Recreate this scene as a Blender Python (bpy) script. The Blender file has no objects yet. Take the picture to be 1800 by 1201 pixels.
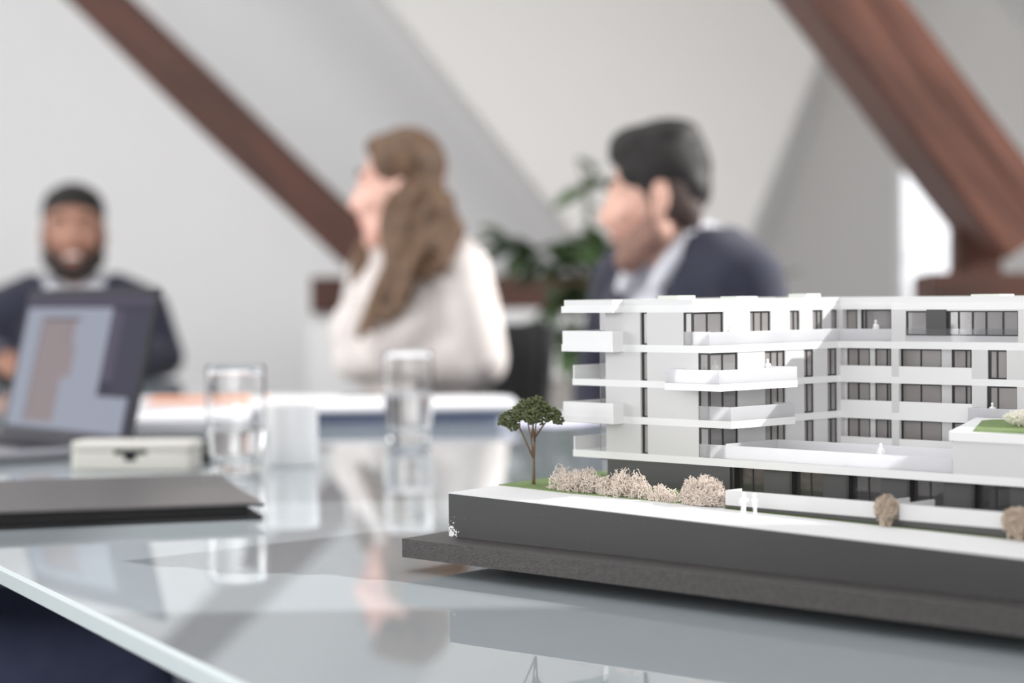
import bpy, bmesh, math, random
from mathutils import Vector, Matrix, noise

random.seed(7)
S = bpy.context.scene
COL = S.collection
R = math.radians
TZ = 0.74                       # height of the table top above the floor


def T(x, y, z=0.0):
    """centimetres (x right, y away from the viewer, z above the table top) to world metres"""
    return Vector((x / 100, y / 100, z / 100 + TZ))


# ------------------------------------------------------------------ camera
cam = bpy.data.cameras.new('camera')
camo = bpy.data.objects.new('camera', cam)
COL.objects.link(camo)
cam.sensor_width = 36
cam.lens = 72
cam.clip_start = 0.05
cam.clip_end = 100
pitch, roll = math.atan(82 / 3600), 0.01
Fw = Vector((0, math.cos(pitch), -math.sin(pitch)))
U0 = Vector((0, math.sin(pitch), math.cos(pitch)))
Rv = Vector((1, 0, 0)) * math.cos(roll) - U0 * math.sin(roll)
Uv = U0 * math.cos(roll) + Vector((1, 0, 0)) * math.sin(roll)
mw = Matrix((Rv, Uv, -Fw)).transposed().to_4x4()
mw.translation = T(0, 0, 20)
camo.matrix_world = mw
cam.dof.use_dof = True
cam.dof.focus_distance = 1.47
cam.dof.aperture_fstop = 4.0
S.camera = camo

# ------------------------------------------------------------------ light
S.view_settings.view_transform = 'Standard'
S.view_settings.look = 'None'
S.view_settings.gamma = 1
S.view_settings.exposure = 0.0
S.view_settings.use_curve_mapping = False
W = bpy.data.worlds.new('world')
S.world = W
W.use_nodes = True
bg = W.node_tree.nodes['Background']
bg.inputs['Color'].default_value = (0.97, 0.98, 1.0, 1)
bg.inputs['Strength'].default_value = 1.6

# low sun that comes through the skylight in the right roof slope
sun = bpy.data.lights.new('sun', 'SUN')
sun.energy = 4.6
sun.angle = R(0.9)
sun.color = (1.0, 0.985, 0.96)
suno = bpy.data.objects.new('sun', sun)
COL.objects.link(suno)
SUN_DIR = Vector((0.997, 0.073, 0.575)).normalized()     # towards the sun
suno.rotation_euler = SUN_DIR.to_track_quat('Z', 'Y').to_euler()
suno.location = (4, 2, 4)


def area(name, loc, target, sx, sy, power, color=(1, 1, 1)):
    l = bpy.data.lights.new(name, 'AREA')
    l.shape = 'RECTANGLE'
    l.size, l.size_y = sx, sy
    l.energy = power
    l.color = color
    o = bpy.data.objects.new(name, l)
    COL.objects.link(o)
    o.location = loc
    o.rotation_euler = (Vector(loc) - Vector(target)).to_track_quat('Z', 'Y').to_euler()
    return o


# soft fill lights added to brighten the room, just inside unseen windows
area('fill_rear', (-0.6, -1.95, 1.55), (-0.6, 5, 1.4), 3.6, 1.6, 50, (1.0, 0.995, 0.985))
area('fill_left', (-4.4, 3.35, 1.55), (0, 4.2, 1.3), 5.4, 1.5, 124, (1.0, 0.995, 0.985))
area('fill_right', (1.95, 3.9, 1.72), (-1.2, 4.6, 1.0), 1.3, 1.1, 44, (1.0, 0.995, 0.985))
area('fill_overhead', (-0.9, 3.2, 2.86), (-0.9, 3.2, 0), 2.6, 3.6, 22, (1.0, 0.995, 0.985))


# ------------------------------------------------------------------ materials
def lin(c):
    c = c / 255
    return c / 12.92 if c <= 0.04045 else ((c + 0.055) / 1.055) ** 2.4


def rgb(r, g, b):
    return (lin(r), lin(g), lin(b), 1)


def mat(name, col, rough=0.5, metal=0.0, spec=0.5, var=None, scale=20, stretch=(1, 1, 1), bump=0.0, bscale=60,
        trans=0.0, ior=1.45, alpha=1.0, detail=4.0, sheen=0.0):
    m = bpy.data.materials.new(name)
    m.use_nodes = True
    nt = m.node_tree
    b = nt.nodes['Principled BSDF']
    b.inputs['Base Color'].default_value = col
    b.inputs['Roughness'].default_value = rough
    b.inputs['Metallic'].default_value = metal
    b.inputs['Specular IOR Level'].default_value = spec
    b.inputs['Transmission Weight'].default_value = trans
    b.inputs['IOR'].default_value = ior
    b.inputs['Alpha'].default_value = alpha
    b.inputs['Sheen Weight'].default_value = sheen
    if var or bump:
        tc = nt.nodes.new('ShaderNodeTexCoord')
        mp = nt.nodes.new('ShaderNodeMapping')
        mp.inputs['Scale'].default_value = stretch
        nt.links.new(tc.outputs['Object'], mp.inputs['Vector'])
    if var:
        n = nt.nodes.new('ShaderNodeTexNoise')
        n.inputs['Scale'].default_value = scale
        n.inputs['Detail'].default_value = detail
        nt.links.new(mp.outputs['Vector'], n.inputs['Vector'])
        r = nt.nodes.new('ShaderNodeValToRGB')
        r.color_ramp.elements[0].position = 0.3
        r.color_ramp.elements[0].color = col
        r.color_ramp.elements[1].position = 0.7
        r.color_ramp.elements[1].color = var
        nt.links.new(n.outputs['Fac'], r.inputs['Fac'])
        nt.links.new(r.outputs['Color'], b.inputs['Base Color'])
    if bump:
        n2 = nt.nodes.new('ShaderNodeTexNoise')
        n2.inputs['Scale'].default_value = bscale
        n2.inputs['Detail'].default_value = 3
        nt.links.new(mp.outputs['Vector'], n2.inputs['Vector'])
        bp = nt.nodes.new('ShaderNodeBump')
        bp.inputs['Strength'].default_value = bump
        bp.inputs['Distance'].default_value = 0.002
        nt.links.new(n2.outputs['Fac'], bp.inputs['Height'])
        nt.links.new(bp.outputs['Normal'], b.inputs['Normal'])
    return m


def translucent(name, col, amount=0.35):
    """thin white card: part of the light passes through"""
    m = bpy.data.materials.new(name)
    m.use_nodes = True
    nt = m.node_tree
    out = nt.nodes['Material Output']
    b = nt.nodes['Principled BSDF']
    b.inputs['Base Color'].default_value = col
    b.inputs['Roughness'].default_value = 0.6
    b.inputs['Specular IOR Level'].default_value = 0.3
    t = nt.nodes.new('ShaderNodeBsdfTranslucent')
    t.inputs['Color'].default_value = col
    mx = nt.nodes.new('ShaderNodeMixShader')
    mx.inputs['Fac'].default_value = amount
    nt.links.new(b.outputs[0], mx.inputs[1])
    nt.links.new(t.outputs[0], mx.inputs[2])
    nt.links.new(mx.outputs[0], out.inputs['Surface'])
    return m


def thin_pane(name, tint, gloss=0.12, body=0.0, col=(0.5, 0.5, 0.5, 1)):
    """thin clear sheet: transparent with a mirror coat"""
    m = bpy.data.materials.new(name)
    m.use_nodes = True
    nt = m.node_tree
    out = nt.nodes['Material Output']
    nt.nodes.remove(nt.nodes['Principled BSDF'])
    t = nt.nodes.new('ShaderNodeBsdfTransparent')
    t.inputs['Color'].default_value = tint
    g = nt.nodes.new('ShaderNodeBsdfGlossy')
    g.inputs['Roughness'].default_value = 0.05
    df = nt.nodes.new('ShaderNodeBsdfDiffuse')
    df.inputs['Color'].default_value = col
    m0 = nt.nodes.new('ShaderNodeMixShader')
    m0.inputs['Fac'].default_value = body
    nt.links.new(t.outputs[0], m0.inputs[1])
    nt.links.new(df.outputs[0], m0.inputs[2])
    mx = nt.nodes.new('ShaderNodeMixShader')
    mx.inputs['Fac'].default_value = gloss
    nt.links.new(m0.outputs[0], mx.inputs[1])
    nt.links.new(g.outputs[0], mx.inputs[2])
    nt.links.new(mx.outputs[0], out.inputs['Surface'])
    return m


def plinth_material():
    """dark painted board, with paint flaked off at the bottom of its left front corner and dust specks"""
    m = mat('plinth_paint', rgb(54, 54, 55), 0.5, var=rgb(60, 60, 60), scale=6)
    nt = m.node_tree
    b = nt.nodes['Principled BSDF']
    base = b.inputs['Base Color'].links[0].from_socket
    tc = nt.nodes.new('ShaderNodeTexCoord')
    dist = nt.nodes.new('ShaderNodeVectorMath')
    dist.operation = 'DISTANCE'
    dist.inputs[1].default_value = (-0.0355, -0.1315, 0.0245)
    nt.links.new(tc.outputs['Object'], dist.inputs[0])
    n = nt.nodes.new('ShaderNodeTexNoise')
    n.inputs['Scale'].default_value = 420
    n.inputs['Detail'].default_value = 5
    nt.links.new(tc.outputs['Object'], n.inputs['Vector'])
    m1 = nt.nodes.new('ShaderNodeMath')
    m1.operation = 'MULTIPLY_ADD'
    m1.inputs[1].default_value = 0.032
    m1.inputs[2].default_value = -0.0095
    nt.links.new(n.outputs['Fac'], m1.inputs[0])
    lt = nt.nodes.new('ShaderNodeMath')
    lt.operation = 'LESS_THAN'
    nt.links.new(dist.outputs['Value'], lt.inputs[0])
    nt.links.new(m1.outputs[0], lt.inputs[1])
    sp = nt.nodes.new('ShaderNodeTexNoise')
    sp.inputs['Scale'].default_value = 900
    nt.links.new(tc.outputs['Object'], sp.inputs['Vector'])
    g1 = nt.nodes.new('ShaderNodeMath')
    g1.operation = 'GREATER_THAN'
    g1.inputs[1].default_value = 0.74
    nt.links.new(sp.outputs['Fac'], g1.inputs[0])
    mxs = nt.nodes.new('ShaderNodeMath')
    mxs.operation = 'MULTIPLY'
    mxs.inputs[1].default_value = 0.5
    nt.links.new(g1.outputs[0], mxs.inputs[0])
    mx1 = nt.nodes.new('ShaderNodeMixRGB')
    mx1.inputs[2].default_value = rgb(150, 150, 148)
    nt.links.new(mxs.outputs[0], mx1.inputs[0])
    nt.links.new(base, mx1.inputs[1])
    mx2 = nt.nodes.new('ShaderNodeMixRGB')
    mx2.inputs[2].default_value = rgb(235, 236, 236)
    nt.links.new(lt.outputs[0], mx2.inputs[0])
    nt.links.new(mx1.outputs[0], mx2.inputs[1])
    nt.links.new(mx2.outputs[0], b.inputs['Base Color'])
    return m


M = dict(
    wall=mat('wall_paint', rgb(240, 239, 238), 0.9, spec=0.2, bump=0.04, bscale=90),
    wall_grey=mat('wall_paint_warm', rgb(226, 224, 221), 0.9, spec=0.2, bump=0.04, bscale=90),
    floor=mat('floor_carpet', rgb(112, 115, 126), 0.95, spec=0.1, var=rgb(98, 101, 112), scale=200, bump=0.3, bscale=500),
    trim=mat('window_white', rgb(240, 240, 240), 0.4),
    wood=mat('oiled_beam', rgb(70, 44, 36), 0.5, var=rgb(120, 77, 61), scale=5.5, stretch=(6, 6, 0.55), bump=0.35, bscale=18, detail=6),
    wood_dark=mat('oiled_beam_dark', rgb(66, 42, 34), 0.55, var=rgb(96, 60, 48), scale=5, stretch=(6, 6, 0.6), bump=0.3, bscale=18, detail=6),
    glass_top=mat('table_glass', rgb(166, 174, 178), 0.02, spec=0.5, ior=1.5),
    glass_edge=mat('table_glass_edge', rgb(226, 236, 236), 0.25, spec=0.5, ior=1.5),
    steel=mat('brushed_steel', rgb(150, 152, 155), 0.35, metal=1.0),
    mdf=mat('dark_fibreboard', rgb(56, 53, 52), 0.5, spec=0.5, var=rgb(74, 70, 68), scale=260, bump=0.35, bscale=700, detail=6),
    plinth=plinth_material(),
    card=mat('white_card', rgb(236, 236, 236), 0.55, spec=0.35),
    card_thin=translucent('thin_white_card', rgb(238, 238, 240), 0.62),
    facade=mat('grey_card', rgb(212, 211, 211), 0.6, spec=0.3),
    facade_dark=mat('anthracite_card', rgb(78, 78, 78), 0.55),
    frame_dark=mat('anthracite_frame', rgb(50, 49, 50), 0.5),
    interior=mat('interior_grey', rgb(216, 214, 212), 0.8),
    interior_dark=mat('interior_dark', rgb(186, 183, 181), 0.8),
    pane=thin_pane('clear_sheet', (0.88, 0.87, 0.87, 1), 0.07, 0.3, rgb(200, 198, 198)),
    pane_dark=thin_pane('smoked_sheet', (0.8, 0.79, 0.79, 1), 0.07, 0.6, rgb(180, 176, 174)),
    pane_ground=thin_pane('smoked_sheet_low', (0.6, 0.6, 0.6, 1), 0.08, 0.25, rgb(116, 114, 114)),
    card_mid=mat('white_card_matt', rgb(226, 226, 226), 0.6, spec=0.3),
    clear=thin_pane('clear_film', (0.93, 0.93, 0.94, 1), 0.06, 0.0, rgb(160, 157, 157)),
    frost=mat('frosted_sheet', rgb(150, 148, 148), 0.5),
    grass=mat('model_turf', rgb(118, 138, 92), 0.95, spec=0.1, var=rgb(138, 156, 112), scale=300, bump=0.6, bscale=900),
    grass_dark=mat('model_turf_dark', rgb(70, 84, 40), 0.95, spec=0.1, var=rgb(86, 100, 52), scale=300, bump=0.5, bscale=900),
    lichen=mat('dried_lichen', rgb(236, 225, 214), 0.9, spec=0.15, var=rgb(212, 199, 188), scale=160),
    lichen_tan=mat('dried_lichen_tan', rgb(212, 196, 178), 0.9, spec=0.15, var=rgb(178, 162, 146), scale=200),
    lichen_white=mat('bleached_lichen', rgb(244, 240, 228), 0.9, spec=0.15),
    leaf_model=mat('model_foliage', rgb(80, 88, 60), 0.9, spec=0.15, var=rgb(110, 116, 84), scale=250),
    bark_model=mat('model_bark', rgb(106, 92, 74), 0.85, var=rgb(134, 106, 84), scale=120),
    figure=mat('white_plastic', rgb(246, 246, 246), 0.45),
    black_leather=mat('black_leather', rgb(74, 70, 70), 0.38, spec=0.6, var=rgb(80, 76, 75), scale=60, bump=0.25, bscale=900),
    black=mat('black_matt', rgb(26, 26, 28), 0.6),
    chair_black=mat('black_mesh_fabric', rgb(30, 30, 32), 0.85, bump=0.3, bscale=600),
    cream=mat('cream_plastic', rgb(236, 233, 224), 0.35),
    silver=mat('laptop_aluminium', rgb(150, 150, 156), 0.35, metal=0.8),
    lid_dark=mat('laptop_lid', rgb(52, 51, 57), 0.5, spec=0.2),
    bezel=mat('laptop_bezel', rgb(30, 29, 36), 0.45, spec=0.15),
    porcelain=mat('white_porcelain', rgb(246, 246, 247), 0.25),
    clear_glass=mat('drinking_glass', (1, 1, 1, 1), 0.0, trans=1.0, ior=1.47),
    water=mat('water', (1, 1, 1, 1), 0.0, trans=1.0, ior=1.33),
    paper=mat('white_paper', rgb(228, 228, 231), 0.8),
    paper_lilac=mat('lilac_paper', rgb(222, 220, 240), 0.8),
    paper_orange=mat('orange_paper', rgb(244, 172, 134), 0.8),
    paper_pink=mat('pink_paper', rgb(240, 110, 130), 0.8),
    slate=mat('slate_cover', rgb(94, 104, 128), 0.6),
    navy=mat('navy_wool', rgb(46, 47, 60), 0.85, spec=0.2, var=rgb(52, 53, 67), scale=40, bump=0.15, bscale=500, sheen=0.15),
    navy_deep=mat('navy_trousers', rgb(60, 64, 86), 0.85, spec=0.2, var=rgb(88, 92, 118), scale=9, bump=0.15, bscale=300),
    charcoal=mat('charcoal_wool', rgb(44, 44, 48), 0.9, spec=0.2),
    shirt=mat('white_shirt', rgb(220, 221, 228), 0.8, spec=0.2),
    blouse=mat('white_lace', rgb(222, 216, 212), 0.85, spec=0.2, var=rgb(202, 194, 190), scale=22, bump=0.5, bscale=70),
    skin_fair=mat('skin_fair', rgb(232, 190, 174), 0.5, var=rgb(222, 172, 156), scale=12),
    skin_light=mat('skin_light', rgb(222, 178, 160), 0.5, var=rgb(208, 160, 142), scale=12),
    skin_tan=mat('skin_tan', rgb(172, 128, 108), 0.5, var=rgb(154, 110, 92), scale=12),
    lips=mat('lips', rgb(196, 122, 112), 0.4),
    hair_brown=mat('light_brown_hair', rgb(70, 52, 40), 0.6, var=rgb(122, 94, 70), scale=30, stretch=(3, 3, 0.6), bump=0.4, bscale=120),
    hair_dark=mat('dark_hair', rgb(22, 18, 17), 0.65, var=rgb(34, 29, 27), scale=40, bump=0.4, bscale=160),
    hair_fade=mat('cropped_hair', rgb(72, 58, 53), 0.7),
    beard=mat('beard_stubble', rgb(38, 29, 27), 0.75, var=rgb(52, 41, 37), scale=60),
    stubble=mat('light_stubble', rgb(150, 116, 102), 0.7, var=rgb(124, 94, 82), scale=40),
    eye=mat('eye_white', rgb(225, 222, 218), 0.2),
    iris=mat('eye_iris', rgb(50, 36, 28), 0.2),
    teeth=mat('teeth', rgb(236, 230, 222), 0.3),
    leaf=mat('plant_leaf', rgb(58, 80, 48), 0.5, var=rgb(84, 106, 66), scale=14),
    stem=mat('plant_stem', rgb(84, 92, 62), 0.7),
    planter=mat('stone_planter', rgb(196, 192, 186), 0.8, var=rgb(186, 181, 174), scale=30),
    soil=mat('potting_soil', rgb(60, 48, 40), 0.95),
)


def screen_mat(name, col, s=0.9):
    m = bpy.data.materials.new(name)
    m.use_nodes = True
    nt = m.node_tree
    b = nt.nodes['Principled BSDF']
    b.inputs['Base Color'].default_value = (0.01, 0.01, 0.012, 1)
    b.inputs['Roughness'].default_value = 0.5
    b.inputs['Specular IOR Level'].default_value = 0.02
    b.inputs['Emission Color'].default_value = col
    b.inputs['Emission Strength'].default_value = s
    return m


M['scr_light'] = screen_mat('screen_light', rgb(160, 165, 180))
M['scr_dark'] = screen_mat('screen_dark', rgb(58, 56, 70))
M['scr_bar'] = screen_mat('screen_bar', rgb(86, 80, 98))
M['scr_panel'] = screen_mat('screen_panel', rgb(66, 65, 80))
M['scr_plan'] = screen_mat('screen_plan', rgb(152, 140, 142))
M['scr_line'] = screen_mat('screen_line', rgb(112, 106, 110))


# ------------------------------------------------------------------ mesh helpers
class MB:
    """collects simple solids; build() links them as one mesh object. Numbers are centimetres."""

    def __init__(self, k=0.01):
        self.v, self.f, self.m, self.k = [], [], [], k
        self.cur = 0

    def add(self, vs, fs):
        o = len(self.v)
        self.v += [tuple(c * self.k for c in p) for p in vs]
        self.f += [tuple(i + o for i in f) for f in fs]
        self.m += [self.cur] * len(fs)
        return self

    def box(self, x0, x1, y0, y1, z0, z1):
        return self.prism([(x0, y0), (x1, y0), (x1, y1), (x0, y1)], z0, z1)

    def prism(self, poly, z0, z1):
        """poly counter-clockwise (x, y); z0/z1 numbers or functions of (x, y)"""
        a = sum(poly[i - 1][0] * poly[i][1] - poly[i][0] * poly[i - 1][1] for i in range(len(poly)))
        if a < 0:
            poly = poly[::-1]
        n = len(poly)
        g = lambda z, p: z(*p) if callable(z) else z
        vs = [(p[0], p[1], g(z0, p)) for p in poly] + [(p[0], p[1], g(z1, p)) for p in poly]
        fs = [tuple(range(n - 1, -1, -1)), tuple(range(n, 2 * n))]
        fs += [(i, (i + 1) % n, n + (i + 1) % n, n + i) for i in range(n)]
        return self.add(vs, fs)

    def bar(self, p0, p1, w, h, up=(0, 0, 1)):
        """square bar from p0 to p1, w wide, h along up"""
        p0, p1, up = Vector(p0), Vector(p1), Vector(up)
        d = (p1 - p0).normalized()
        s = d.cross(up).normalized() * w / 2
        t = s.cross(d).normalized() * h / 2
        vs = [p + a * s + b * t for p in (p0, p1) for a, b in ((-1, -1), (1, -1), (1, 1), (-1, 1))]
        return self.add([tuple(q) for q in vs],
                        [(3, 2, 1, 0), (4, 5, 6, 7), (0, 1, 5, 4), (1, 2, 6, 5), (2, 3, 7, 6), (3, 0, 4, 7)])

    def tube(self, pts, rad, n=6):
        pts = [Vector(p) for p in pts]
        if not hasattr(rad, '__len__'):
            rad = [rad] * len(pts)
        vs, fs = [], []
        ref = Vector((0.31, 0.17, 0.93))
        for i, p in enumerate(pts):
            d = (pts[min(i + 1, len(pts) - 1)] - pts[max(i - 1, 0)]).normalized()
            a = d.cross(ref)
            if a.length < 1e-3:
                a = d.cross(Vector((1, 0, 0)))
            a.normalize()
            b = d.cross(a)
            for k in range(n):
                t = 2 * math.pi * k / n
                vs.append(tuple(p + (a * math.cos(t) + b * math.sin(t)) * rad[i]))
        for i in range(len(pts) - 1):
            for k in range(n):
                k2 = (k + 1) % n
                fs.append((i * n + k, i * n + k2, (i + 1) * n + k2, (i + 1) * n + k))
        fs.append(tuple(range(n - 1, -1, -1)))
        fs.append(tuple(range(len(vs) - n, len(vs))))
        return self.add(vs, fs)

    def lathe(self, prof, n=48, cx=0, cy=0):
        """closed profile of (r, z); revolves about the z axis"""
        vs, fs = [], []
        m = len(prof)
        for k in range(n):
            t = 2 * math.pi * k / n
            for r, z in prof:
                vs.append((cx + r * math.cos(t), cy + r * math.sin(t), z))
        for k in range(n):
            k2 = (k + 1) % n
            for i in range(m - 1):
                fs.append((k * m + i, k2 * m + i, k2 * m + i + 1, k * m + i + 1))
        return self.add(vs, fs)

    def ball(self, c, r, sub=1, squash=(1, 1, 1)):
        bm = bmesh.new()
        bmesh.ops.create_icosphere(bm, subdivisions=sub, radius=1)
        vs = [(c[0] + v.co.x * r * squash[0], c[1] + v.co.y * r * squash[1], c[2] + v.co.z * r * squash[2]) for v in bm.verts]
        fs = [tuple(v.index for v in f.verts) for f in bm.faces]
        bm.free()
        return self.add(vs, fs)

    def build(self, name, m, parent=None, smooth=False, bevel=0.0):
        me = bpy.data.meshes.new(name)
        me.from_pydata(self.v, [], self.f)
        ms = m if isinstance(m, (list, tuple)) else [m]
        for x in ms:
            me.materials.append(x)
        if len(ms) > 1:
            me.polygons.foreach_set('material_index', self.m)
        if smooth:
            me.polygons.foreach_set('use_smooth', [True] * len(me.polygons))
        me.update()
        bm = bmesh.new()
        bm.from_mesh(me)
        if smooth:
            bmesh.ops.remove_doubles(bm, verts=bm.verts, dist=1e-6)
        bmesh.ops.recalc_face_normals(bm, faces=bm.faces)
        bm.to_mesh(me)
        bm.free()
        o = bpy.data.objects.new(name, me)
        COL.objects.link(o)
        if parent is not None:
            o.parent = parent
        if bevel:
            b = o.modifiers.new('bevel', 'BEVEL')
            b.width = bevel
            b.segments = 3
            b.limit_method = 'ANGLE'
        return o


def tag(o, label=None, cat=None, group=None, kind=None):
    if label:
        o['label'] = label
    if cat:
        o['category'] = cat
    if group:
        o['group'] = group
    if kind:
        o['kind'] = kind
    return o


def empty(name, loc, rz=0.0):
    o = bpy.data.objects.new(name, None)
    COL.objects.link(o)
    o.location = loc
    o.rotation_euler = (0, 0, rz)
    o.empty_display_size = 0.05
    return o


def copy_tree(o, parent=None):
    c = o.copy()
    COL.objects.link(c)
    c.parent = parent
    for ch in list(o.children):
        copy_tree(ch, c)
    return c


def struct(o):
    o['kind'] = 'structure'
    return o


def sheet(name, quads, m, thick=6.0):
    """wall surface through polygons given in table centimetres, thickened away from the room"""
    vs, fs = [], []
    for q in quads:
        fs.append(tuple(range(len(vs), len(vs) + len(q))))
        vs += [tuple(T(*p)) for p in q]
    me = bpy.data.meshes.new(name)
    me.from_pydata(vs, [], fs)
    me.materials.append(m)
    o = bpy.data.objects.new(name, me)
    COL.objects.link(o)
    bm = bmesh.new()
    bm.from_mesh(me)
    bmesh.ops.remove_doubles(bm, verts=bm.verts, dist=1e-4)
    eye = T(0, 300, 60)
    for f in bm.faces:
        f.normal_update()
        if f.normal.dot(eye - f.calc_center_median()) < 0:
            f.normal_flip()
    bm.to_mesh(me)
    bm.free()
    s = o.modifiers.new('thickness', 'SOLIDIFY')
    s.thickness = thick / 100
    s.offset = -1
    return struct(o)


# ------------------------------------------------------------------ room shell (cm, z above table top)
ZF, ZC = -74, 216
XL, YR = -450, -200


def lerp(a, b, t):
    return tuple(a[i] + (b[i] - a[i]) * t for i in range(3))


def at_z(a, b, z):
    return lerp(a, b, (z - a[2]) / (b[2] - a[2]))


MB().box(XL - 10, 300, YR - 10, 800, ZF - 8, ZF).build('floor', M['floor']).location = (0, 0, TZ)
struct(bpy.data.objects['floor'])
cl_ = MB()
RW = (-230, 50, 130, 510)                     # unseen opening added in the ceiling for the overhead fill
cl_.box(XL - 10, RW[0], YR - 10, 800, ZC, ZC + 8).box(RW[1], 320, YR - 10, 800, ZC, ZC + 8)
cl_.box(RW[0], RW[1], YR - 10, RW[2], ZC, ZC + 8).box(RW[0], RW[1], RW[3], 800, ZC, ZC + 8)
struct(cl_.build('ceiling', M['wall'])).location = (0, 0, TZ)
rw = MB()
for xx in (RW[0], RW[0] + 92, RW[0] + 184, RW[1] - 4):
    rw.box(xx, xx + 4, RW[2], RW[3], ZC + 2, ZC + 8)
for yy in (RW[2], RW[3] - 4):
    rw.box(RW[0], RW[1], yy, yy + 4, ZC + 2, ZC + 8)
struct(rw.build('window_9', M['trim'])).location = (0, 0, TZ)

# gable wall, folded inner roof surface (dormer) and the wall with the bright window beyond it
AB = ((-133, 758, 131), (-50, 758, 41))
FO = ((-39.1, 660, 115.1), (20.5, 660, 39.7))
CR = ((116.8, 757, 96.4), (93.1, 757, 27.2))
ab_t, ab_b = at_z(*AB, ZC), at_z(*AB, -60)
fo_t, fo_b = at_z(*FO, ZC), at_z(*FO, -8)
cr_t, cr_b = at_z(*CR, ZC), at_z(*CR, -8)
sheet('wall_gable', [[(XL, 760, ZF), (330, 760, ZF), (330, 760, -20), (XL, 760, -20)],
                     [(XL, 760, -20), (60, 760, -20), (60, 760, ZC), (XL, 760, ZC)]], M['wall'])
sheet('wall_slope', [[at_z(*AB, -8), fo_b, fo_t, ab_t]], M['wall'])
sheet('wall_dormer', [[fo_b, cr_b, cr_t, fo_t]], M['wall_grey'])
WX0, WX1, WZ0, WZ1 = 141, 175, -30, 66.7
WY = lambda x: 757 - .15 * (x - 117)          # the wall with the window turns towards the left
bw = lambda x, z: (x, WY(x), z)
crb2, crm2 = (cr_b[0], 757, cr_b[2]), at_z(*CR, WZ1)
sheet('wall_back', [[crb2, bw(WX0, -8), bw(WX0, WZ1), crm2],
                    [crm2, bw(WX0, WZ1), bw(WX1, WZ1), bw(330, WZ1), bw(330, ZC), cr_t],
                    [bw(WX1, -40), bw(330, -40), bw(330, WZ1), bw(WX1, WZ1)]], M['wall_grey'])
wf = MB()
for xa, xb, za, zb in ((WX0, WX0 + 3, WZ0, WZ1), (WX1 - 3, WX1, WZ0, WZ1), (WX0 + 3, WX1 - 3, WZ1 - 3, WZ1), (WX0 + 3, WX1 - 3, WZ0, WZ0 + 3)):
    wf.prism([(xa, WY(xa) - 2), (xb, WY(xb) - 2), (xb, WY(xb) + 6), (xa, WY(xa) + 6)], za, zb)
wo = struct(wf.build('window_1', M['trim']))
wo.location = (0, 0, TZ)
MB().prism([(WX0 + 3, WY(WX0 + 3) + 2), (WX1 - 3, WY(WX1 - 3) + 2), (WX1 - 3, WY(WX1 - 3) + 2.6), (WX0 + 3, WY(WX0 + 3) + 2.6)], WZ0 + 3, WZ1 - 3).build('pane', M['clear'], wo)

# unseen left and rear walls, their rows of windows added for the light
def pierced_wall(name, fixed, a0, a1, z0, z1, holes, axis, th):
    """wall in the plane axis = fixed from a0 to a1 with rectangular holes (a, b, za, zb), all holes of one height"""
    mb = MB()
    za, zb = holes[0][2], holes[0][3]

    def blk(p, q, r, s):
        if axis == 'x':
            mb.box(min(fixed, fixed + th), max(fixed, fixed + th), p, q, r, s)
        else:
            mb.box(p, q, min(fixed, fixed + th), max(fixed, fixed + th), r, s)
    blk(a0, a1, z0, za)
    blk(a0, a1, zb, z1)
    e = a0
    for h in holes:
        blk(e, h[0], za, zb)
        e = h[1]
    blk(e, a1, za, zb)
    o = struct(mb.build(name, M['wall']))
    o.location = (0, 0, TZ)
    return o


wn = [1]


def room_window(fixed, a0, a1, z0, z1, axis, th, bars=1):
    wn[0] += 1
    f, g = MB(), MB()

    def blk(mb, p, q, r, s, d0, d1):
        lo, hi = sorted((fixed + th * d0, fixed + th * d1))
        if axis == 'x':
            mb.box(lo, hi, p, q, r, s)
        else:
            mb.box(p, q, lo, hi, r, s)
    blk(f, a0, a1, z0, z0 + 5, .3, .8)
    blk(f, a0, a1, z1 - 5, z1, .3, .8)
    for i in range(bars + 2):
        c = a0 + 2.5 + (a1 - a0 - 5) * i / (bars + 1)
        blk(f, c - 2.5, c + 2.5, z0 + 5, z1 - 5, .3, .8)
    o = struct(f.build('window_%d' % wn[0], M['trim']))
    o.location = (0, 0, TZ)
    blk(g, a0 + 4, a1 - 4, z0 + 4, z1 - 4, .5, .55)
    g.build('pane', M['clear'], o)


hl = [(60, 210, 5, 160), (260, 410, 5, 160), (460, 610, 5, 160)]
pierced_wall('wall_left', XL, YR - 10, 766, ZF, ZC, hl, 'x', -12)
for h in hl:
    room_window(XL, h[0], h[1], h[2], h[3], 'x', -12)
hr = [(-240, -80, 0, 165), (-50, 110, 0, 165)]
pierced_wall('wall_rear', YR, XL, 320, ZF, ZC, hr, 'y', -12)
for h in hr:
    room_window(YR, h[0], h[1], h[2], h[3], 'y', -12)

# right roof slope: z = 20 + 1.3 * (260 - x), with two unseen skylights; low wall under it
def slope_x(z):
    return 260 - (z - 20) / 1.3


def slope_part(y0, y1, z0, z1):
    return [(slope_x(z0), y0, z0), (slope_x(z0), y1, z0), (slope_x(z1), y1, z1), (slope_x(z1), y0, z1)]


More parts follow.
